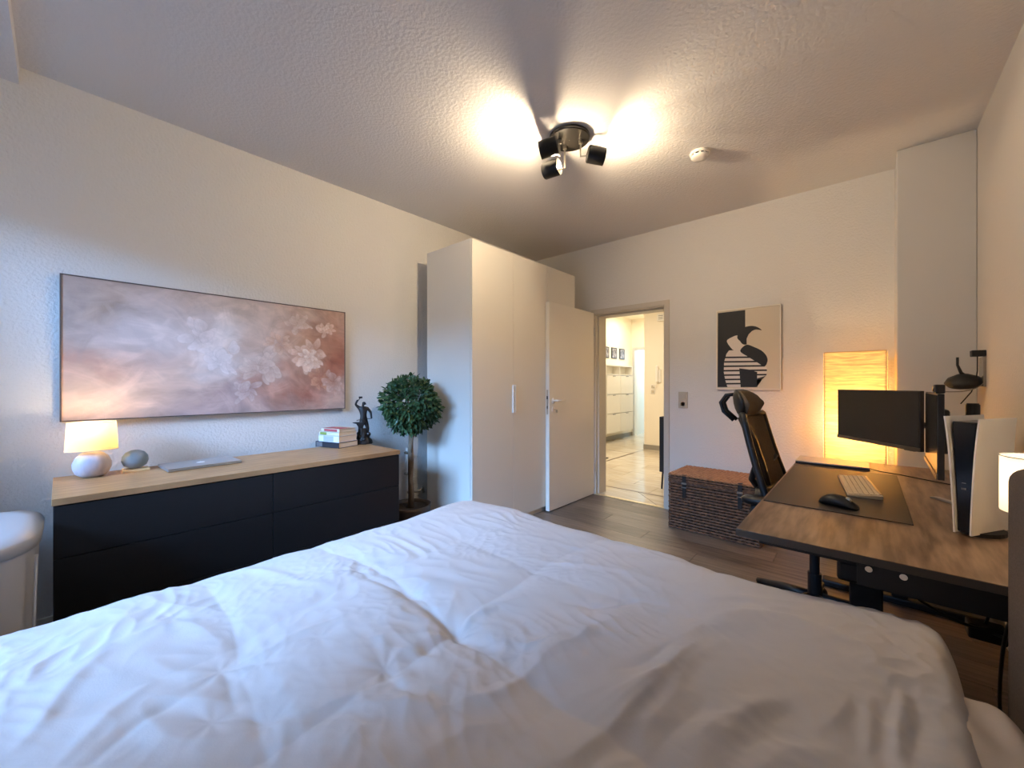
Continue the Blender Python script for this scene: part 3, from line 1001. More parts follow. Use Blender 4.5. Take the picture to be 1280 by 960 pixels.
def seg_field(X_, Y_, pts, w0, w1=None, asym=0.0):
    """gaussian ridge along a world polyline, tapering at its ends"""
    best = np.full(X_.shape, 1e9)
    par = np.zeros(X_.shape)
    sd = np.zeros(X_.shape)
    sm_ = []
    for i_ in range(len(pts) - 1):
        q0, q1, q2, q3 = [Vector(pts[min(max(i_ + k_, 0), len(pts) - 1)]) for k_ in (-1, 0, 1, 2)]
        for k_ in range(4):
            t_ = k_ / 4
            sm_.append(tuple(.5 * ((2 * q1) + (-q0 + q2) * t_ + (2 * q0 - 5 * q1 + 4 * q2 - q3) * t_ ** 2 + (-q0 + 3 * q1 - 3 * q2 + q3) * t_ ** 3)))
    pts = sm_ + [tuple(pts[-1])]
    asym = asym * .7
    L = [0]
    for a, b in zip(pts[:-1], pts[1:]):
        L.append(L[-1] + math.hypot(b[0] - a[0], b[1] - a[1]))
    for k, (a, b) in enumerate(zip(pts[:-1], pts[1:])):
        dx, dy = b[0] - a[0], b[1] - a[1]
        l2 = dx * dx + dy * dy
        t = np.clip(((X_ - a[0]) * dx + (Y_ - a[1]) * dy) / l2, 0, 1)
        ex, ey = X_ - a[0] - t * dx, Y_ - a[1] - t * dy
        d = np.hypot(ex, ey)
        m = d < best
        best = np.where(m, d, best)
        par = np.where(m, (L[k] + t * math.sqrt(l2)) / L[-1], par)
        sd = np.where(m, np.sign(dx * ey - dy * ex), sd)
    wd = w0 if w1 is None else w0 * (1 - par) + w1 * par
    wd = wd * np.where(sd > 0, 1 + asym, 1 - asym)
    tap = np.sin(np.clip(par, 0, 1) * PI) ** .8
    return (.65 * np.exp(-(best / wd) ** 2) + .35 * np.exp(-np.sqrt((best / wd) ** 2 + .02) * 1.3)) * tap


NXd, NYd = 560, 540
gx = np.linspace(-1.80, .175, NXd)
gy = np.linspace(-.36, 1.625, NYd)
GX, GY = np.meshgrid(gx, gy)
WXn = GX + .02 * fbm(GX * 3, GY * 3, 2, 3)
WYn = GY + .02 * fbm(GX * 3 + 7, GY * 3 + 2, 2, 4)


def rnd(d, r):
    t = np.clip(d / r, 0, 1)
    return np.sqrt(np.clip(1 - (1 - t) ** 2, 0, 1))


edge_w = .012 * np.sin(GX * 9 + 1) + .010 * fbm(GX * 5, GY * 5, 2, 41)
e1 = rnd(GX + 1.80 + edge_w, .26)
e2 = rnd(1.625 - GY + edge_w, .20)
e3 = rnd(GY + .36, .12)
e4 = rnd(.175 - GX + .6 * edge_w, .06)
E_ = np.minimum(np.minimum(e1 * e2, e3), 1)
Zt = .36 + .235 * (E_ ** .75)
inner = np.clip((E_ - .35) / .6, 0, 1)
# broad pillowy volume
Hh = .028 * fbm(GX * 1.7 + 3, GY * 1.7, 2, 8)


# quilt chambers visible through the cover
def seam(d, w):
    return np.exp(-(np.abs(d) / w) ** 1.2)


q = np.zeros_like(GX)
cm = np.exp(-(((GX + .82) / .75) ** 2 + ((GY - .62) / .65) ** 2))
for ys, st_, wv in ((.68, 1.0, 0), (.27, .8, 1), (1.09, .45, 2)):
    line = WYn - ys - .035 * np.sin(GX * 4 + wv)
    q += -.030 * st_ * seam(line, .055) * (.35 + .65 * cm)
for xs, st_, wv in ((-.80, 1.0, 0), (-1.19, .8, 1), (-.42, .55, 2), (-1.55, .4, 3)):
    line = WXn - xs - .04 * np.sin(GY * 4.3 + wv)
    q += -.026 * st_ * seam(line, .055) * (.35 + .65 * cm)
Hh += q + .010 * cm
# pinch points with radiating creases
tufts = [(570, 775, 1.0), (510, 735, .9), (480, 823, .8), (445, 705, .6), (275, 822, .7), (265, 885, .6), (650, 808, .6), (325, 815, .5), (560, 878, .5), (870, 690, .4), (740, 752, .5), (335, 885, .6),
         (215, 765, .4), (400, 790, .4), (880, 772, .5)]
for i, (u, v, s_) in enumerate(tufts):
    px, py = proj(u, v)
    dx, dy = GX - px, GY - py
    r = np.hypot(dx, dy)
    a = np.arctan2(dy, dx)
    rad = np.sin(a * (5 + i % 3) + i + 2.5 * vnoise(dx * 9, dy * 9, i)) + .5 * np.sin(a * 9 + 2 * i + 3 * vnoise(dx * 12 + 5, dy * 12, i))
    Hh += s_ * (-.014 * np.exp(-(r / .035) ** 2) + .0060 * rad * (r / .05) * np.exp(-(r / .065)) * .6)
# folds
folds = [  # pts(px), amp, w0, w1, asym
    ([(480, 823), (520, 800), (560, 780), (600, 755), (660, 738)], .014, .018, .03, .3),
    ([(445, 705), (480, 722), (510, 735), (545, 757), (570, 775), (610, 795), (650, 808)], -.016, .016, .02, 0),
    ([(570, 775), (592, 762), (620, 752)], .010, .012, .012, 0),
    ([(560, 878), (610, 862), (650, 838), (700, 805), (745, 782), (790, 762)], .020, .024, .028, .35),
    ([(430, 872), (500, 874), (560, 878), (600, 866)], .016, .03, .02, -.2),
    ([(600, 850), (650, 830), (690, 815), (730, 782)], -.010, .02, .02, 0),
    ([(620, 958), (700, 946), (745, 915), (800, 872), (845, 825), (885, 782)], .024, .026, .022, .4),
    ([(700, 900), (760, 880), (810, 850), (850, 805)], .012, .02, .015, .3),
    ([(790, 930), (830, 880), (860, 830), (905, 785)], .012, .018, .018, .2),
    ([(820, 770), (870, 772), (930, 762), (1000, 772), (1070, 800), (1120, 840)], .020, .03, .04, -.45),
    ([(780, 815), (830, 800), (880, 775), (950, 775)], .010, .02, .02, 0),
    ([(1122, 845), (1112, 880), (1105, 960)], -.018, .016, .022, 0),
    ([(1140, 845), (1150, 890), (1152, 960)], -.016, .012, .016, 0),
    ([(1060, 835), (1075, 880), (1070, 960)], -.010, .03, .035, 0),
    ([(990, 845), (985, 870), (960, 905)], -.008, .02, .02, 0),
    ([(1095, 700), (1060, 730), (990, 725), (930, 712)], .006, .02, .03, 0),
    ([(830, 690), (890, 700), (950, 716), (1010, 735)], -.010, .016, .02, 0),
    ([(860, 680), (910, 694), (960, 700), (1030, 722)], .008, .014, .016, 0),
    ([(1010, 735), (1060, 760), (1110, 790), (1140, 830)], -.010, .016, .016, .3),
    ([(760, 830), (810, 815), (850, 790)], -.012, .016, .014, 0),
    ([(870, 745), (930, 745), (1000, 760)], .008, .018, .018, .3),
    ([(60, 958), (110, 910), (160, 860), (200, 830)], .008, .018, .02, .2),
    ([(0, 945), (50, 890), (100, 835), (150, 800)], .010, .02, .02, .2),
    ([(100, 958), (160, 900), (240, 850)], -.007, .014, .014, 0),
    ([(340, 890), (400, 872), (460, 850), (520, 830)], .010, .018, .018, .3),
    ([(275, 822), (330, 805), (400, 775), (450, 760)], .009, .018, .02, .2),
    ([(300, 880), (290, 850), (275, 822)], -.008, .014, .014, 0),
    ([(480, 823), (500, 850), (525, 868)], -.012, .014, .014, 0),
    ([(280, 690), (360, 715), (430, 730)], .006, .02, .02, 0),
    ([(640, 690), (720, 700), (800, 715), (860, 735)], .008, .018, .02, .2),
    ([(600, 660), (690, 672), (780, 690)], .005, .018, .02, 0),
    ([(700, 745), (740, 752), (790, 745), (840, 750)], -.010, .014, .014, 0),
    ([(640, 790), (660, 800), (700, 792)], .008, .010, .010, 0),
    ([(860, 930), (900, 890), (960, 870)], .010, .02, .02, .3),
    ([(900, 958), (930, 920), (1000, 900)], -.008, .016, .02, 0),
    ([(860, 955), (905, 905), (960, 868), (1030, 850)], .014, .022, .022, .2),
    ([(760, 958), (820, 925), (860, 890), (890, 850)], -.012, .016, .018, 0),
    ([(700, 890), (770, 862), (830, 838), (870, 800)], .009, .014, .014, .2),
    ([(740, 960), (800, 935), (850, 900)], .010, .014, .014, 0),
    ([(930, 960), (975, 930), (1030, 925), (1060, 950)], .009, .02, .02, 0),
    ([(1000, 900), (1040, 885), (1065, 850)], .008, .014, .014, 0),
    ([(500, 958), (540, 930), (600, 905), (660, 890)], .010, .022, .02, .2),
    ([(420, 958), (440, 915), (480, 890)], .008, .016, .016, 0),
    ([(330, 958), (350, 920), (345, 885)], .008, .014, .014, 0),
    ([(1128, 845), (1124, 900), (1128, 960)], .014, .012, .014, 0),
    ([(1088, 848), (1088, 900), (1086, 960)], .010, .014, .016, 0),
]
for pts, amp, w0, w1, asym in folds:
    wp = [proj(*p) for p in pts]
    Hh += amp * seg_field(GX + .012 * vnoise(GX * 9, GY * 9, 31), GY + .012 * vnoise(GX * 9 + 4, GY * 9, 32), wp, w0, w1, asym)


# fine creasing, stronger on the right-hand part and at the edges
def ridged(x, y, seed):
    return 1 - 2 * np.abs(vnoise(x, y, seed)) * 1.6


ang = .6
RX = GX * math.cos(ang) + GY * math.sin(ang)
RY = -GX * math.sin(ang) + GY * math.cos(ang)
wpx = .12 * fbm(GX * 2.2, GY * 2.2, 2, 51)
m1 = np.clip(.45 + .9 * fbm(GX * 2.3 + 9, GY * 2.3, 2, 60), 0, 1)
Hh *= .66
fine = .0042 * m1 * ridged(RX * 4 + wpx * 8, RY * 11 + wpx * 10, 70)
ang2 = -.35
RX2 = GX * math.cos(ang2) + GY * math.sin(ang2)
RY2 = -GX * math.sin(ang2) + GY * math.cos(ang2)
m2 = np.clip(.4 + 1.0 * fbm(GX * 2.6 + 3, GY * 2.6 + 8, 2, 61), 0, 1)
fine += .0034 * m2 * ridged(RX2 * 7 + wpx * 9, RY2 * 18 + wpx * 12, 71)
fine += .0015 * np.clip(.3 + 1.2 * fbm(GX * 4, GY * 4, 2, 62), 0, 1) * ridged(GX * 22 + wpx * 14, GY * 26, 72)
rim = np.exp(-((GX - .05) / .12) ** 2) * np.clip((GY - .9) / .4, 0, 1)
fine += .005 * rim * ridged(GX * 20 + wpx * 6, GY * 16, 73)
Zt = Zt + Hh * (.25 + .75 * inner) + fine * inner
# drape of the head-end edge
Zt = np.where(GX > .135 - .055, Zt, Zt)
Zt = .36 + (Zt - .36) * (e4 ** .8)
# edges bulge outwards a little
Xo = GX - .02 * np.clip(1 - e1, 0, 1) * 0
me = bpy.data.meshes.new('duvet')
V3 = np.stack([Xo, GY, Zt], -1).reshape(-1, 3)
idx = np.arange(NXd * NYd).reshape(NYd, NXd)
F = np.stack([idx[:-1, :-1], idx[:-1, 1:], idx[1:, 1:], idx[1:, :-1]], -1).reshape(-1, 4)
me.vertices.add(len(V3))
me.vertices.foreach_set('co', V3.astype(np.float32).ravel())
me.loops.add(F.size)
me.loops.foreach_set('vertex_index', F.astype(np.int32).ravel())
me.polygons.add(len(F))
me.polygons.foreach_set('loop_start', np.arange(0, F.size, 4, dtype=np.int32))
me.update(calc_edges=True)
me.validate()
me.shade_smooth()
me.materials.append(M['duvet'])
DV = bpy.data.objects.new('duvet', me)
C.objects.link(DV)
tag(DV, 'large puffy pale grey duvet spread rumpled over the bed', 'duvet')

# pillow at the head end
PN = 70
pg = MB()
vs = []
for sgn in (1, -1):
    for j in range(PN):
        for i in range(PN):
            a, b = i / (PN - 1) * 2 - 1, j / (PN - 1) * 2 - 1
            hgt = (max(0, (1 - abs(a) ** 6.0)) * max(0, (1 - abs(b) ** 8.0))) ** .35
            zz = sgn * .075 * hgt
            if sgn > 0:
                zz += .006 * math.sin(a * 9 + 3 * b) * hgt * (abs(a) + abs(b)) * .6 + .004 * math.sin(14 * b + 5 * a) * hgt
            vs.append((a * .102 * (1 - .05 * abs(b) ** 2), b * .40 * (1 - .03 * abs(a) ** 2), zz))
fs = []
for sgn in range(2):
    o0 = sgn * PN * PN
    for j in range(PN - 1):
        for i in range(PN - 1):
            fs.append((o0 + j * PN + i, o0 + j * PN + i + 1, o0 + (j + 1) * PN + i + 1, o0 + (j + 1) * PN + i))
pg.add(vs, fs)
pl = pg.obj('pillow', M['sheet'], smooth=True, loc=(.139, .90, .500))
tag(pl, 'pale pillow between the duvet edge and the headboard', 'pillow')

# ================================================================== DESK
DKZ = .73
DK = thing('desk', 'wood-topped height-adjustable desk with black steel frame', 'desk', (0, 0, 0))
KX0, KX1, KY0, KY1 = -.330, .485, 1.520, 3.345
box_obj('desk_top', KX0, KX1, KY0, KY1, DKZ - .024, DKZ, M['desk'], DK, bevel=.0015)
eb = MB().box(KX0 - .0012, KX0, KY0, KY1, DKZ - .023, DKZ - .001).box(KX0, KX1, KY0 - .0012, KY0, DKZ - .023, DKZ - .001).obj('edge_band', M['deskedge'], DK)
FZ = DKZ - .024
MB().box(-.02, KX1 - .02, 1.55, 1.61, FZ - .075, FZ).box(KX0 + .06, -.02, 1.56, 1.60, FZ - .022, FZ).obj('side_bracket', M['black'], DK, bevel=.002)
MB().box(KX0 + .06, KX1 - .02, 3.20, 3.26, FZ - .045, FZ).obj('side_bracket', M['black'], DK, bevel=.002)
MB().box(.04, .09, 1.63, 3.2, FZ - .05, FZ - .003).obj('cross_rail', M['black'], DK)
MB().box(.19, .24, 1.63, 3.2, FZ - .05, FZ - .003).obj('cross_rail', M['black'], DK)
MB().box(-.07, .12, 1.64, 1.86, FZ - .11, FZ - .045).obj('motor_housing', M['black'], DK, bevel=.01)
for yy in (1.70, 3.10):
    MB().box(-.04 + (.14 if yy > 2 else 0), .04 + (.14 if yy > 2 else 0), yy - .03, yy + .03, .30, FZ - .04).obj('leg', M['black'], DK, bevel=.004)
    MB().box(-.033 + (.14 if yy > 2 else 0), .033 + (.14 if yy > 2 else 0), yy - .024, yy + .024, .04, .30).obj('leg', M['black'], DK, bevel=.004)
    MB().box(-.20, .46, yy - .04, yy + .04, .0, .04).obj('foot', M['black'], DK, bevel=.01)
for px in (.006, .078):
    MB().cyl(.0085, 0, .006, 16, T(px, 1.55, FZ - .020, rx=PI / 2)).obj('bolt', M['chrome'], DK)
MB().box(-.06, .02, 2.62, 2.80, FZ - .035, FZ).obj('control_box', M['black'], DK)

MT = tag(MB().box(-.322, .124, 1.955, 2.947, DKZ + .0003, DKZ + .004).obj('desk_mat', M['mat'], bevel=.0015), 'dark brown desk mat under the keyboard and mouse', 'desk mat')
TZ = DKZ + .004
KB = thing('keyboard', 'slim pale keyboard lying on the dark desk mat', 'keyboard', (-.028, 2.488, TZ), math.radians(6.5))
MB().loft([[(-.058, -.225, 0), (.058, -.225, 0), (.058, .225, 0), (-.058, .225, 0)], [(-.058, -.225, .008), (.058, -.225, .018), (.058, .225, .018), (-.058, .225, .008)]]).obj('case', M['keybase'], KB, bevel=.003)
MB().box(-.057, .057, -.224, .224, -.0001, .003).obj('base_plate', M['black'], KB)
kk = MB()
for r in range(6):
    for c in range(19):
        if r == 0 and 5 < c < 12 and c != 6:
            continue
        x0 = -.053 + r * .0175
        zz = .0085 + (x0 + .058) / .116 * .010
        wdt = .0212
        y1 = .218 - c * .0228
        y0 = y1 - wdt
        if r == 0 and c == 6:
            y0 = .218 - 11 * .0228 - wdt
        kk.box(x0, x0 + .0155, y0, y1, zz, zz + .003)
kk.obj('keys', M['key'], KB, kind='stuff')
MB().box(.045, .056, -.21, .21, .018, .0215).obj('top_strip', M['keybase'], KB, bevel=.002)

MS = thing('mouse', 'black ergonomic computer mouse on the desk mat', 'mouse', (-.085, 2.055, TZ), math.radians(-20))
rings = []
for x, wv, hh in ((-.058, .018, .012), (-.050, .030, .026), (-.03, .038, .042), (-.005, .041, .048), (.02, .038, .042), (.045, .033, .028), (.060, .026, .016), (.064, .018, .009)):
    ring = []
    for i in range(16):
        a = 2 * PI * i / 16
        y_ = wv * math.cos(a)
        z_ = hh * .5 + hh * .5 * math.sin(a)
        if math.cos(a) > .2 and x < .01:
            y_ += .014 * math.cos(a) * (1 - z_ / hh)
        ring.append((x, y_, max(0, z_)))
    rings.append(ring)
MB().loft(rings).obj('body', M['chairpl'], MS, smooth=True)
MB().lathe([(.010, -.004), (.012, 0), (.010, .004)], 16, T(.035, 0, .031, rx=PI / 2)).obj('scroll_wheel', M['metal'], MS, smooth=True)
MB().tube([(-.04, .035, .018), (-.015, .047, .018), (.01, .043, .016)], .004, 6).obj('thumb_strip', M['grey_plastic'], MS, smooth=True)

L2 = thing('laptop', 'closed silver laptop at the far end of the desk under the paper lamp', 'laptop', (-.155, 3.125, DKZ), math.radians(0))
MB().box(-.172, .172, -.115, .115, .003, .012).obj('base', M['bezel'], L2, bevel=.003)
MB().box(-.172, .172, -.115, .115, .0125, .0185).obj('lid', M['alu'], L2, bevel=.0025)
MB().box(-.155, .155, -.1, .1, 0, .003).obj('foot', M['black'], L2)
tag(MB().tube([(.018, 3.06, DKZ + .007), (.06, 3.02, DKZ + .004), (.14, 2.98, DKZ + .004), (.24, 2.90, DKZ + .004), (.32, 2.84, DKZ + .004)], .0028, 6).obj('laptop_cable', M['cord'], smooth=True),
    'thin dark cable running from the laptop across the desk', 'cable')
tag(MB().loft([[(0, -.012, 0), (.0, .012, 0), (0, .012, .006), (0, -.012, .006)], [(.02, -.012, 0), (.02, .012, 0), (.02, .012, .010), (.02, -.012, .010)],
               [(.12, -.010, 0), (.12, .010, 0), (.12, .010, .009), (.12, -.010, .009)]]).obj('usb_stick', M['alu'], bevel=.002, loc=(.215, 2.49, DKZ), rot=(0, 0, -.95)),
    'small silver stick lying on the desk beside the console', 'stick')


# monitors and arm
def monitor(label, p0, p1, z0, z1, bottom=False):
    """p0 -> p1: left and right edge seen from the screen side"""
    a, b = Vector((*p0, 0)), Vector((*p1, 0))
    wdt = (b - a).length
    t = thing('monitor', label, 'monitor', ((a.x + b.x) / 2, (a.y + b.y) / 2, z0), math.atan2(b.y - a.y, b.x - a.x), 'monitors on the desk arm')
    hh = z1 - z0
    w2 = wdt / 2
    MB().box(-w2, w2, .0, .018, 0, hh).obj('housing', M['bezel'], t, bevel=.002)
    MB().box(-w2 + .006, w2 - .006, -.0012, 0, .020, hh - .006).obj('screen', M['screen'], t)
    MB().box(-w2, w2, -.004, 0, 0, .018).obj('chin', mat('lamplit_chin', (110, 98, 84), .3, metal=.5), t, bevel=.001)  # bottom bezel in a paler tone: lamplight put into its colour
    MB().box(-.13, .13, .018, .045, hh * .25, hh * .8).obj('back_shell', M['bezel'], t, bevel=.01)
    MB().box(-.05, .05, .045, .06, hh / 2 - .05, hh / 2 + .05).obj('mount_plate', M['black'], t)
    bn = MB()
    for k in range(4):
        bn.box(w2 - .04 - k * .015, w2 - .031 - k * .015, -.002, .01, -.003, 0)
    bn.obj('buttons', M['black'], t)
    return t


M1 = monitor('black monitor angled to the left in front of the paper lamp', (-.130, 3.165), (.196, 2.735), .893, 1.187)
M2 = monitor('black monitor seen almost edge-on, nearer the game console', (.212, 2.72), (.200, 2.165), .862, 1.183)
AR = thing('monitor_mount', 'black twin monitor arm clamped to the desk near the right wall', 'monitor arm', (.352, 2.66, DKZ))
MB().cyl(.019, .0, .405, 24).cyl(.022, .30, .40, 24).obj('pole', M['black'], AR)
MB().box(-.05, .05, -.045, .045, 0, .012).obj('clamp', M['black'], AR, bevel=.003)
MB().tube([(0, 0, .33), (-.02, -.12, .33), (-.07, -.21, .31)], .016, 10).obj('arm', M['black'], AR, smooth=True)
MB().tube([(0, 0, .28), (-.06, .16, .28), (-.18, .31, .28)], .016, 10).tube([(-.18, .31, .28), (-.265, .345, .29)], .014, 10).obj('arm', M['black'], AR, smooth=True)
WC = thing('webcam', 'small black webcam clipped on top of the edge-on monitor', 'webcam', (.212, 2.25, 1.184))
MB().box(-.014, .014, -.028, .028, 0.0, .034).obj('body', M['black'], WC, bevel=.004)
MB().cyl(.010, 0, .004, 20, T(-.014, .004, .018, ry=-PI / 2)).obj('lens', M['chrome'], WC)

# game console
GC = thing('game_console', 'upright white and black game console on the desk', 'game console', (.2345, 1.925, DKZ), 0)
dv = Vector((.53, .85, 0)).normalized()         # depth direction
wv_ = Vector((dv.y, -dv.x, 0))                  # width direction, to the right
GD, GH = .205, .372


def gpt(wd, dp, z):
    p = wv_ * wd + dv * dp
    return (p.x, p.y, z)


# black core, flaring towards the top
rings = []
for k in range(9):
    z = .012 + (GH - .016) * k / 8
    hw = .016 + .014 * (k / 8) ** 1.2
    rings.append([gpt(-hw, .004, z), gpt(hw, .004, z), gpt(hw, GD - .01, z), gpt(-hw, GD - .01, z)])
MB().loft(rings).obj('core', M['console_black'], GC, bevel=.004)
for sgn in (-1, 1):
    sh = MB()
    rings = []
    for k in range(17):
        f = k / 16
        z = .008 + (GH + (.004 if sgn < 0 else 0)) * f
        hw = .017 + .015 * f ** 1.2 + .004 * f ** 6
        th = .0045
        ring = []
        nD = 10
        front = -.006 + .010 * (2 * f - 1) ** 2 * 0 - .004 * f
        for i in range(nD):
            g = i / (nD - 1)
            flare = .003 * (1 - g) ** 3 * f ** 2
            ring.append(gpt(sgn * (hw + flare * 1.0), front + g * (GD + .01 - .016 * f), z))
        for i in reversed(range(nD)):
            g = i / (nD - 1)
            flare = .003 * (1 - g) ** 3 * f ** 2
            ring.append(gpt(sgn * (hw + flare + th), front + g * (GD + .01 - .016 * f), z))
        rings.append(ring)
    sh.loft(rings)
    o = sh.obj('side_shell', M['console_white'], GC)
    smooth_angle(o, 50)
MB().loft([[gpt(.05 * math.cos(2 * PI * i / 24), .10 + .07 * math.sin(2 * PI * i / 24), z) for i in range(24)] for z in (0, .012)]).obj('stand', M['black'], GC)
MB().add([gpt(-.006, -.001 + .003, .15), gpt(.006, .002, .15), gpt(.006, .002, .156), gpt(-.006, .002, .156)], [(0, 1, 2, 3)]) \
    .add([gpt(-.005, .003, .17), gpt(.005, .003, .17), gpt(.005, .003, .172), gpt(-.005, .003, .172)], [(0, 1, 2, 3)]).obj('port', M['grey_plastic'], GC)

# white drum lamp on the desk
L3 = thing('drum_lamp', 'lit lamp with white drum shade beside the game console, half behind the headboard', 'lamp', (.352, 1.655, DKZ))
MB().lathe([(.05, 0), (.052, .012), (.02, .02), (.012, .03), (.010, .14)], 32).obj('base', M['metal'], L3, smooth=True)
MB().lathe([(.086, .158), (.086, .302)], 48, cap=False).obj('lamp_shade', M['shade2'], L3, smooth=True)
MB().lathe([(.004, .14), (.018, .16), (.028, .19), (.018, .22), (.004, .228)], 20).obj('bulb', M['bulb2'], L3, smooth=True)
MB().tube([(.0865 * math.cos(2 * PI * i / 40), .0865 * math.sin(2 * PI * i / 40), .302) for i in range(41)], .0012, 5).obj('rim', M['grey_plastic'], L3)
MB().tube([(.0865 * math.cos(2 * PI * i / 40), .0865 * math.sin(2 * PI * i / 40), .158) for i in range(41)], .0012, 5).obj('rim', M['grey_plastic'], L3)
light('drum_lamp_light', 'POINT', (.352, 1.655, DKZ + .25), .55, (1.0, .84, .62), shadow_soft_size=.02)

# paper floor lamp in the corner
PL = thing('paper_floor_lamp', 'tall lit floor lamp with crinkled rice paper panels in the corner behind the desk', 'lamp', (-.222, 3.585, 0))
pwid, pdep, phg = .325, .30, 1.445
for ax in (0, pwid - .012):
    for ay in (0, pdep - .012):
        MB().box(ax, ax + .012, ay, ay + .012, 0, phg).obj('post', M['woodlight'], PL)
for z in (.03, phg - .012):
    MB().box(.012, pwid - .012, 0, .012, z, z + .012).box(.012, pwid - .012, pdep - .012, pdep, z, z + .012).box(0, .012, .012, pdep - .012, z, z + .012).box(pwid - .012, pwid, .012, pdep - .012, z, z + .012) \
        .obj('rail', M['woodlight'], PL)


def paper_panel(axis, fixed, a0, a1, seed):
    na, nz = 24, 150
    vs, fs = [], []
    A_, Z_ = np.meshgrid(np.linspace(a0, a1, na), np.linspace(.042, phg - .006, nz))
    D = .0035 * fbm(A_ * 7 + seed, Z_ * 45, 3, seed)
    for j in range(nz):
        for i in range(na):
            p = (float(A_[j, i]), fixed + float(D[j, i]), float(Z_[j, i]))
            vs.append(p if axis == 'x' else (p[1], p[0], p[2]))
    for j in range(nz - 1):
        for i in range(na - 1):
            fs.append((j * na + i, j * na + i + 1, (j + 1) * na + i + 1, (j + 1) * na + i))
    return MB().add(vs, fs).obj('paper_panel', M['paper'], PL, smooth=True)


paper_panel('x', -.005, .004, pwid - .004, 1)
paper_panel('x', pdep + .005, .012, pwid - .012, 2)
paper_panel('y', -.005, .012, pdep - .012, 3)
paper_panel('y', pwid + .005, .012, pdep - .012, 4)
MB().tube([(pwid / 2, pdep / 2, .02), (pwid / 2, pdep / 2, .78)], .008, 8).box(.012, pwid - .012, pdep / 2 - .01, pdep / 2 + .01, .02, .035).obj('lamp_holder', M['metal'], PL)
MB().lathe([(.006, .78), (.02, .81), (.03, .85), (.018, .885), (.004, .895)], 20, T(pwid / 2, pdep / 2, 0)).obj('bulb', M['bulb2'], PL, smooth=True)
light('paper_lamp_light', 'POINT', (-.222 + pwid / 2, 3.585 + pdep / 2, .93), 8, (1.0, .73, .42), shadow_soft_size=.045)

# router on a bracket in the corner
RT = thing('router', 'black round router with one upright antenna on a small clear wall bracket', 'router', (.435, 3.46, 1.17))
MB().lathe([(.02, -.022), (.062, -.018), (.074, 0), (.060, .022), (.025, .040), (.003, .043)], 32, T(-.012, 0, .060, rx=.30, ry=-.12) @ Matrix.Scale(1.12, 4), sx=.95).obj('body', M['black'], RT, smooth=True)
MB().tube([(.005, .0, .085), (-.022, .0, .115), (-.036, .0, .16), (-.036, .0, .205)], .006, 8, rs=[.011, .008, .006, .006]).obj('antenna', M['black'], RT, smooth=True)
BR = thing('wall_bracket', 'curved smoky clear bracket on the wall carrying the black router', 'bracket', (.435, 3.46, 1.17))
sv = []
for i in range(15):
    t = i / 14
    sv.append((-.10 + .155 * t, .012 + .05 * t ** 4))
vs, fs = [], []
for (x, z) in sv:
    for (dy, dz) in ((-.06, 0), (.06, 0), (.06, .005), (-.06, .005)):
        vs.append((x, dy, z - .01 + dz))
for i in range(14):
    for k in range(4):
        fs.append((i * 4 + k, i * 4 + (k + 1) % 4, (i + 1) * 4 + (k + 1) % 4, (i + 1) * 4 + k))
MB().add(vs, fs).box(.054, .0645, -.06, .06, .035, .20).obj('bracket_plate', M['acrylic'], BR)
PA = thing('power_adapter', 'small black plug-in adapter high on the right wall above the router', 'adapter', (XR, 3.42, 1.375))
MB().box(-.055, -.001, -.03, .03, 0, .034).obj('plug_body', M['black'], PA, bevel=.003)
MB().tube([(-.03, 0, 0), (-.03, 0, -.08), (-.035, .01, -.14), (-.05, .02, -.20), (-.09, .03, -.27)], .003, 6).obj('cable', M['cord'], PA, smooth=True)

# ================================================================== UNDER DESK CABLES
UC = thing('power_strip', 'black power strip with plugs lying on the floor under the desk', 'power strip', (.39, 2.02, 0), math.radians(80))
MB().box(-.19, .19, -.035, .035, 0, .045).obj('strip', M['black'], UC, bevel=.006)
for k in range(4):
    MB().cyl(.021, .045, .085, 16, T(-.13 + .085 * k, 0, 0)).obj('plug', M['cord'], UC, bevel=.003)


def cable(pts, label, r=.0045, m='cord', name='cable', group='cables under the desk'):
    n = 10
    out = []
    P_ = [Vector(p) for p in pts]
    for i in range(len(P_) - 1):
        p0 = P_[max(i - 1, 0)]
        p1, p2 = P_[i], P_[i + 1]
        p3 = P_[min(i + 2, len(P_) - 1)]
        for k in range(n):
            t = k / n
            out.append(.5 * ((2 * p1) + (-p0 + p2) * t + (2 * p0 - 5 * p1 + 4 * p2 - p3) * t * t + (-p0 + 3 * p1 - 3 * p2 + p3) * t ** 3))
    out.append(P_[-1])
    return tag(MB().tube(out, r, 7).obj(name, M[m], smooth=True), label, 'cable', group)


cable([(.06, 1.70, .63), (.13, 1.73, .56), (.22, 1.80, .50), (.28, 1.86, .48)], 'thin cable sagging under the desk from rail to junction box')
cable([(.30, 1.66, .66), (.29, 1.75, .5), (.30, 1.86, .25), (.34, 1.95, .10)], 'black cable hanging down to the power strip')
cable([(.33, 1.66, .66), (.38, 1.68, .58), (.33, 1.78, .50), (.28, 1.86, .47)], 'looped black cable just below the desk corner')
cable([(.345, 1.70, .65), (.37, 1.80, .40), (.41, 1.95, .22), (.42, 2.05, .10)], 'black cable nearest the headboard, hanging to the floor')
cable([(.24, 1.88, .66), (.26, 1.93, .60), (.30, 1.98, .52), (.32, 2.02, .42)], 'thick beige cable sleeve curving down below the desk', .020, 'cordgrey', 'cable_sleeve')
JB = thing('junction_box', 'small black plug box hanging among the cables under the desk', 'plug box', (.275, 1.88, .44))
MB().box(-.04, .04, -.03, .03, 0, .045).obj('housing', M['black'], JB, bevel=.006)
MB().tube([(.0, 0, .045), (.02, .0, .14), (.02, .0, .22)], .004, 6).obj('cord', M['cord'], JB, smooth=True)

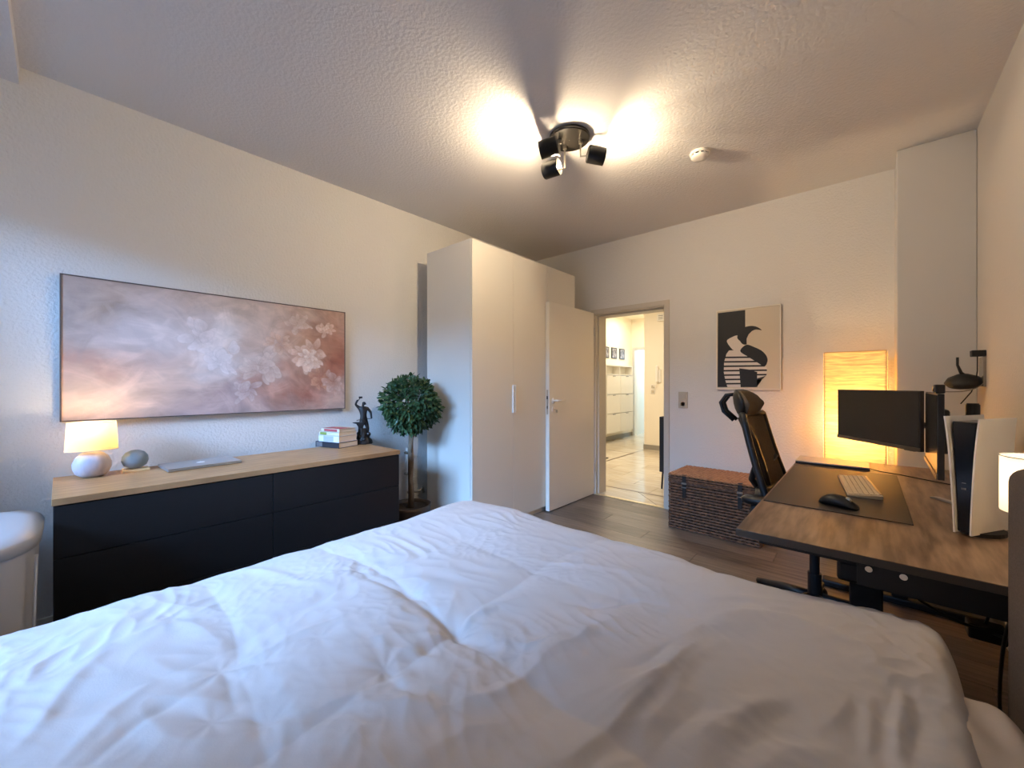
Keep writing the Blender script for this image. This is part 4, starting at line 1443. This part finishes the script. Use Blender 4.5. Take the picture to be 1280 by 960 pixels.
# ================================================================== OFFICE CHAIR
OC = thing('office_chair', 'black office chair with brownish mesh back and headrest, pushed under the desk', 'office chair', (-.20, 2.60, 0), math.radians(-4))
# local: +x forward (towards the desk)
prof_ = []
for k in range(9):
    f = k / 8
    prof_.append((-.155 - .165 * f - .010 * math.sin(f * PI), .50 + .545 * f))      # x,z along the recline
bk = MB()
rings = []
for (x, z), f in zip(prof_, [k / 8 for k in range(9)]):
    hw = .235 - .045 * f
    ring = []
    for i in range(13):
        g = i / 12 * 2 - 1
        ring.append((x + .05 * g * g, hw * g, z))
    for i in reversed(range(13)):
        g = i / 12 * 2 - 1
        ring.append((x + .05 * g * g - .012, hw * g, z))
    rings.append(ring)
bk.loft(rings)
smooth_angle(bk.obj('backrest', M['mesh'], OC), 60)
fm = MB()
pts = []
for (x, z), f in zip(prof_, [k / 8 for k in range(9)]):
    pts.append((x + .045 - .006, -(.238 - .045 * f), z))
top = [(prof_[-1][0] + .045 - .05 * math.cos(t), -.193 * math.cos(t * 1.0), prof_[-1][1] + .004) for t in [PI * i / 8 for i in range(1, 8)]]
top = [(prof_[-1][0] + .05 * (y / .19) ** 2 - .006, y, prof_[-1][1] + .003) for _, y, _ in top]
pts += top
for (x, z), f in reversed(list(zip(prof_, [k / 8 for k in range(9)]))):
    pts.append((x + .045 - .006, (.238 - .045 * f), z))
fm.tube(pts, .018, 8)
fm.obj('back_frame', M['chairpl'], OC, smooth=True)
# curved spine behind
MB().tube([(-.06, 0, .42), (-.16, 0, .46), (-.20, 0, .56), (-.235, 0, .72), (-.285, 0, .90), (-.345, 0, 1.03)], .03, 10, rs=[.03, .032, .032, .028, .024, .02]).obj('spine', M['chairpl'], OC, smooth=True)
for sy in (-1, 1):
    MB().tube([(-.25, 0, .62), (-.265, sy * .10, .70), (-.215, sy * .20, .80)], .016, 8).obj('back_strut', M['chairpl'], OC, smooth=True)
MB().tube([(-.375, .03, 1.01), (-.43, .03, 1.06), (-.445, .03, 1.11), (-.415, .03, 1.155), (-.37, .03, 1.16)], .011, 8).tube([(-.375, -.03, 1.01), (-.43, -.03, 1.06), (-.445, -.03, 1.11), (-.415, -.03, 1.155), (-.37, -.03, 1.16)], .011, 8) \
    .obj('headrest_arm', M['chairpl'], OC, smooth=True)
rings = []
for i in range(15):
    g = i / 14 * 2 - 1
    hh = .080 * math.sqrt(max(.06, 1 - abs(g) ** 4))
    xc = -.345 + .05 * g * g
    th = .030 * math.sqrt(max(.05, 1 - abs(g) ** 3))
    rings.append([(xc + th * math.cos(a) - .18 * hh * math.sin(a), .155 * g, 1.110 + hh * math.sin(a)) for a in [2 * PI * k / 16 for k in range(16)]])
MB().loft(rings).obj('headrest', M['chairpl'], OC, smooth=True)
rings = []
for i in range(15):
    g = i / 14 * 2 - 1
    hh = .070 * math.sqrt(max(.06, 1 - abs(g) ** 4))
    xc = -.325 + .05 * g * g
    rings.append([(xc + .014 * math.cos(a) - .18 * hh * math.sin(a), .142 * g, 1.110 + hh * math.sin(a)) for a in [2 * PI * k / 16 for k in range(16)]])
MB().loft(rings).obj('headrest_pad', M['mesh'], OC, smooth=True)
rings = []
for z, g in ((.425, .88), (.44, .98), (.465, 1.0), (.485, .97), (.493, .85)):
    rings.append([(.03 + p[0] * g, p[1] * g, z) for p in superell(.24, .245, 3.5, 0, 32)])
MB().loft(rings).obj('seat', M['mesh'], OC, smooth=True)
for sy in (-1, 1):
    MB().tube([(-.16, sy * .10, .46), (-.20, sy * .24, .47), (-.21, sy * .275, .53), (-.20, sy * .275, .62)], .022, 8).obj('arm_post', M['chairpl'], OC, smooth=True)
    MB().loft([superell(.10, .038, 3, .61, 24), superell(.115, .045, 3, .622, 24), superell(.115, .045, 3, .638, 24), superell(.10, .038, 3, .648, 24)]).obj('armrest', M['chairpl'], OC, smooth=True, loc=(-.150, sy * .270, 0))
MB().loft([superell(.035, .15, 3, .52, 24), superell(.045, .17, 3, .58, 24), superell(.035, .16, 3, .66, 24)]).obj('lumbar_pad', M['chairpl'], OC, smooth=True, loc=(-.21, 0, 0))
MB().box(-.10, .08, -.10, .10, .38, .43).obj('tilt_mechanism', M['chairpl'], OC, bevel=.015)
MB().tube([(-.02, -.10, .41), (-.02, -.22, .41)], .008, 8).obj('lever', M['chrome'], OC)
MB().cyl(.022, .12, .39, 20).cyl(.03, .08, .24, 20).obj('gas_lift', M['black'], OC)
for k in range(5):
    a = 2 * PI * k / 5 + .35
    lg = MB().tube([(0, 0, .115), (.14 * math.cos(a), .14 * math.sin(a), .105), (.29 * math.cos(a), .29 * math.sin(a), .075)], .02, 8, rs=[.028, .022, .016]).obj('base_spoke', M['chairpl'], OC, smooth=True)
    MB().cyl(.027, -.010, .010, 20, T(.295 * math.cos(a), .295 * math.sin(a), .027, rx=PI / 2, rz=a + 1.0)).obj('caster', M['black'], lg, smooth=False)

# ================================================================== WICKER TRUNK
WT = thing('wicker_trunk', 'brown wicker trunk with leather straps against the back wall', 'trunk', (-1.262, 3.452, 0), math.radians(-1.5))
TW, TD, THH = .675, .44, .46
BHH = .40
MB().box(.010, TW - .010, .010, TD - .010, .005, BHH).obj('liner', M['wickerin'], WT)
MB().box(.008, TW - .008, .008, TD - .008, BHH + .006, THH - .008).obj('lid_liner', M['wickerin'], WT)


def weave(z0, z1, m, name, inset=0):
    wv2 = MB()
    pitch = .0225
    rows = int((z1 - z0) / pitch)
    per = []
    N1, N2 = 54, 36
    for i in range(N1):
        per.append((TW * i / N1, 0, 0, -1))
    for i in range(N2):
        per.append((TW, TD * i / N2, 1, 0))
    for i in range(N1):
        per.append((TW - TW * i / N1, TD, 0, 1))
    for i in range(N2):
        per.append((0, TD - TD * i / N2, -1, 0))
    n = len(per)
    for r in range(rows):
        z = z0 + (r + .5) * (z1 - z0) / rows
        pts = []
        for i, (x, y, nx, ny) in enumerate(per):
            # over / under the stakes, every 3 steps
            ph_ = math.cos(PI * (i / 2.0) + PI * (r % 2))
            jig = .0012 * math.sin(i * 1.7 + r * 2.3)
            pts.append((x - nx * (.006 - .0045 * ph_), y - ny * (.006 - .0045 * ph_), z + jig))
        pts.append(pts[0])
        wv2.tube(pts, .0098, 6)
    for i in range(0, n, 2):
        x, y, nx, ny = per[i]
        wv2.box(x - nx * .006 - .002, x - nx * .006 + .002, y - ny * .006 - .002, y - ny * .006 + .002, z0, z1)
    return wv2.obj(name, m, WT, smooth=True, kind='stuff')


weave(.02, BHH - .004, M['wicker'], 'body_weave')
weave(BHH + .008, THH - .012, M['wicker'], 'lid_weave')
# braided rims
for z, m in ((.012, 'wicker'), (BHH - .002, 'wicker'), (BHH + .010, 'wicker'), (THH - .008, 'wickerlid')):
    bb = MB()
    for ph0 in (0, PI):
        pts = []
        per = [(0, 0), (TW, 0), (TW, TD), (0, TD), (0, 0)]
        for (a, b), (c, d) in zip(per[:-1], per[1:]):
            L_ = math.hypot(c - a, d - b)
            n = int(L_ / .008)
            for i in range(n):
                t = i / n
                s_ = (a + (c - a) * t + b + (d - b) * t) * 90 + ph0
                pts.append((a + (c - a) * t, b + (d - b) * t + .004 * math.cos(s_), z + .005 * math.sin(s_)))
        pts.append(pts[0])
        bb.tube(pts, .006, 5)
    bb.obj('rim_braid', M[m], WT, smooth=True, kind='stuff')
lw = MB()
for r in range(int(TD / .021)):
    y = .010 + r * .021
    pts = [(.004 + (TW - .008) * i / 50, y, THH - .004 + .0035 * math.cos(PI * (i / 2.0) + PI * (r % 2))) for i in range(51)]
    lw.tube(pts, .0092, 6)
lw.obj('lid_top_weave', M['wickerlid'], WT, smooth=True, kind='stuff')
for xx in (.13, TW - .13):
    MB().box(xx - .015, xx + .015, -.012, -.008, .27, THH - .01).box(xx - .015, xx + .015, -.012, .02, THH, THH + .004).obj('strap', M['leather'], WT)
    MB().box(xx - .02, xx + .02, -.016, -.011, .385, .40).box(xx - .02, xx + .02, -.016, -.011, .355, .362).obj('buckle', M['metal'], WT)
MB().box(TW - .02, TW + .006, -.006, .03, THH - .10, THH).obj('corner_cap', M['leather'], WT)
MB().tube([(-.006, .12, .34), (-.03, .14, .31), (-.03, .30, .31), (-.006, .32, .34)], .009, 8).obj('side_handle', M['leather'], WT, smooth=True)

# ================================================================== BACK WALL ITEMS
SW = thing('switch_and_socket', 'light switch with socket below it beside the door', 'switch', (-1.302, YB, .99))
MB().box(-.042, .042, -.010, -.001, 0, .155).obj('plate', M['switch'], SW, bevel=.003)
MB().box(-.027, .027, -.016, -.010, .090, .142).obj('rocker', M['switch'], SW, bevel=.002)
MB().lathe([(.026, 0), (.026, .004), (.020, .004), (.019, -.004), (.001, -.004)], 24, T(0, -.010, .040, rx=PI / 2)).obj('socket_ring', M['switch'], SW)
MB().cyl(.003, 0, .002, 8, T(-.009, -.0085, .040, rx=PI / 2)).cyl(.003, 0, .002, 8, T(.009, -.0085, .040, rx=PI / 2)).obj('socket_hole', M['black'], SW)

PO = thing('poster', 'black and cream abstract figure print in a slim pale frame', 'poster', (-1.008, YB, 1.172))
PWd, PHt = .489, .705
MB().box(0, PWd, -.016, -.001, 0, PHt).obj('backing', M['poster_cream'], PO)
e = .008
MB().box(-0.0, e, -.022, -.001, 0, PHt).box(PWd - e, PWd, -.022, -.001, 0, PHt).box(e, PWd - e, -.022, -.001, 0, e).box(e, PWd - e, -.022, -.001, PHt - e, PHt).obj('frame', mat('poster_frame', (240, 232, 218), .5), PO)


def pc(px, py):
    """zoomed crop pixel -> poster coordinates (flat print)"""
    a = (px - 304) / 322.0
    top = 115 - 32 * a
    bot = 505 + 7 * a
    return a * PWd, PHt * (1 - (py - top) / (bot - top))


def ink(name, pts, m, layer, sm=True):
    P2 = [pc(*p) for p in pts]
    if sm:
        out = []
        n = len(P2)
        for i in range(n):
            p0, p1, p2, p3 = [Vector(P2[(i + k) % n]) for k in (-1, 0, 1, 2)]
            for k in range(5):
                t = k / 5
                out.append(tuple(.5 * ((2 * p1) + (-p0 + p2) * t + (2 * p0 - 5 * p1 + 4 * p2 - p3) * t * t + (-p0 + 3 * p1 - 3 * p2 + p3) * t ** 3)))
        P2 = out
    y = -.0162 - .0004 * layer
    bm = bmesh.new()
    vs = [bm.verts.new((a, y, b)) for a, b in P2]
    f = bm.faces.new(vs)
    bmesh.ops.triangulate(bm, faces=[f])
    r = bmesh.ops.extrude_face_region(bm, geom=list(bm.faces))
    bmesh.ops.translate(bm, vec=(0, .0003, 0), verts=[v for v in r['geom'] if isinstance(v, bmesh.types.BMVert)])
    bmesh.ops.recalc_face_normals(bm, faces=bm.faces)
    me = bpy.data.meshes.new(name)
    bm.to_mesh(me)
    bm.free()
    me.materials.append(m)
    o = bpy.data.objects.new(name, me)
    C.objects.link(o)
    o.parent = PO
    return o


ink('black_field', [(313, 126), (455, 111), (455, 496), (311, 494)], M['poster_black'], 0, False)
body = [(372, 312), (435, 310), (470, 335), (505, 362), (545, 392), (560, 400), (560, 435), (540, 455), (512, 462), (512, 497), (364, 495), (352, 460), (344, 420), (346, 370), (358, 330)]
ink('pale_body', body, M['poster_pale'], 1, False)


def span(py):
    xs = []
    for (x0, y0), (x1, y1) in zip(body, body[1:] + body[:1]):
        if (y0 - py) * (y1 - py) < 0:
            xs.append(x0 + (x1 - x0) * (py - y0) / (y1 - y0))
    return (min(xs), max(xs)) if len(xs) > 1 else None


for py in (326, 347, 369, 391, 413, 435, 457, 478):
    a, b = span(py - 4), span(py + 4)
    if a and b:
        ink('stripe', [(a[0], py - 4), (a[1], py - 4), (b[1], py + 4), (b[0], py + 4)], M['poster_black'], 2, False)
ink('pale_face', [(361, 264), (388, 246), (416, 238), (424, 258), (440, 280), (462, 290), (432, 310), (400, 312), (378, 294)], M['poster_pale'], 3)
ink('black_hair', [(415, 244), (430, 214), (452, 197), (484, 191), (512, 196), (536, 213), (508, 209), (484, 220), (468, 240), (461, 262), (461, 284), (438, 272), (420, 258)], M['poster_black'], 4)
ink('black_sleeve', [(460, 285), (500, 297), (536, 316), (558, 342), (563, 368), (548, 394), (515, 374), (470, 345), (430, 316)], M['poster_black'], 4)
ink('black_book', [(425, 402), (470, 408), (514, 422), (512, 497), (432, 496)], M['poster_black'], 4, False)
ink('black_hem', [(512, 462), (540, 455), (556, 440), (540, 446), (514, 454)], M['poster_black'], 4, False)

# ================================================================== CEILING ITEMS
CL = thing('ceiling_spotlight', 'black three-head spotlight fixture on a round ceiling plate', 'ceiling light', (-1.372, 2.085, H))
MB().lathe([(.118, 0), (.124, -.004), (.124, -.022), (.120, -.026), (.002, -.026)], 48, cap=False).obj('ceiling_plate', M['plate'], CL)
smooth_angle(CL.children[0], 40)


def spot(base, center, direction, power, sz=.036, ln=.075, spot_r=.02):
    """small square-ish cup hung under the plate; open at the 'direction' end"""
    d_ = Vector(direction).normalized()
    c = Vector(center)
    R_ = Matrix.Translation(c) @ rot_to(d_)
    cup = MB()
    k = 32
    prof = [(.012, -ln / 2 - .004), (sz * .92, -ln / 2), (sz, -ln / 2 + .006), (sz, ln / 2), (sz - .0025, ln / 2), (sz - .0025, -ln / 2 + .010), (.004, -ln / 2 + .008)]
    cup.lathe(prof, k, R_, cap=False)
    o = cup.obj('spot_head', M['spot'], CL)
    smooth_angle(o, 40)
    MB().lathe([(.008, -ln / 2 + .008), (.014, -.012), (.028, .014), (.030, .022), (.022, .032), (.003, .036)], 24, R_).obj('bulb', M['bulb'], o, smooth=True)
    b = Vector(base)
    mid = Vector((b.x, b.y, c.z + .01))
    MB().tube([tuple(b), tuple(mid), tuple(c - d_ * .01)], .006, 8).cyl(.012, b.z - .02, b.z, 16, T(b.x, b.y, 0)).obj('swivel_arm', M['metal'], CL)
    wl = Vector(CL.location) + c + d_ * (ln / 2 - .010)
    light('spot_bulb_light', 'POINT', tuple(wl), power, (1.0, .78, .51), shadow_soft_size=.016)


# local axes: world x,y.  camera-right is (.749,.663), camera-away is (-.663,.749)
cr = Vector((.749, .663, 0))
cf = Vector((-.663, .749, 0))


def lv3(r, f, z):
    v = cr * r + cf * f
    return (v.x, v.y, z)


spot(lv3(-.06, .0, -.026), lv3(-.137, -.100, -.130), lv3(-1, .30, -.18), 24, sz=.050, ln=.105)
spot(lv3(-.02, .06, -.026), lv3(-.105, .050, -.175), lv3(.80, -.45, .05), 12, sz=.050, ln=.105)
spot(lv3(.07, .0, -.026), lv3(.158, -.030, -.135), lv3(1, .05, -.16), 14, sz=.050, ln=.105)

SD = thing('smoke_detector', 'white round smoke detector on the ceiling', 'smoke detector', (-.822, 2.80, H))
MB().lathe([(.058, 0), (.062, -.006), (.060, -.016), (.052, -.018)], 40, cap=False).obj('base', M['plastic_white'], SD, smooth=True)
MB().lathe([(.046, -.014), (.046, -.028)], 40).obj('vent_ring', M['black'], SD)
MB().lathe([(.054, -.026), (.054, -.032), (.044, -.042), (.02, -.046), (.001, -.046)], 40, cap=False).obj('cap', M['plastic_white'], SD, smooth=True)
for k in range(10):
    a = 2 * PI * k / 10
    MB().box(.045, .054, -.006, .006, -.028, -.016, T(rz=a)).obj('vent_rib', M['plastic_white'], SD)
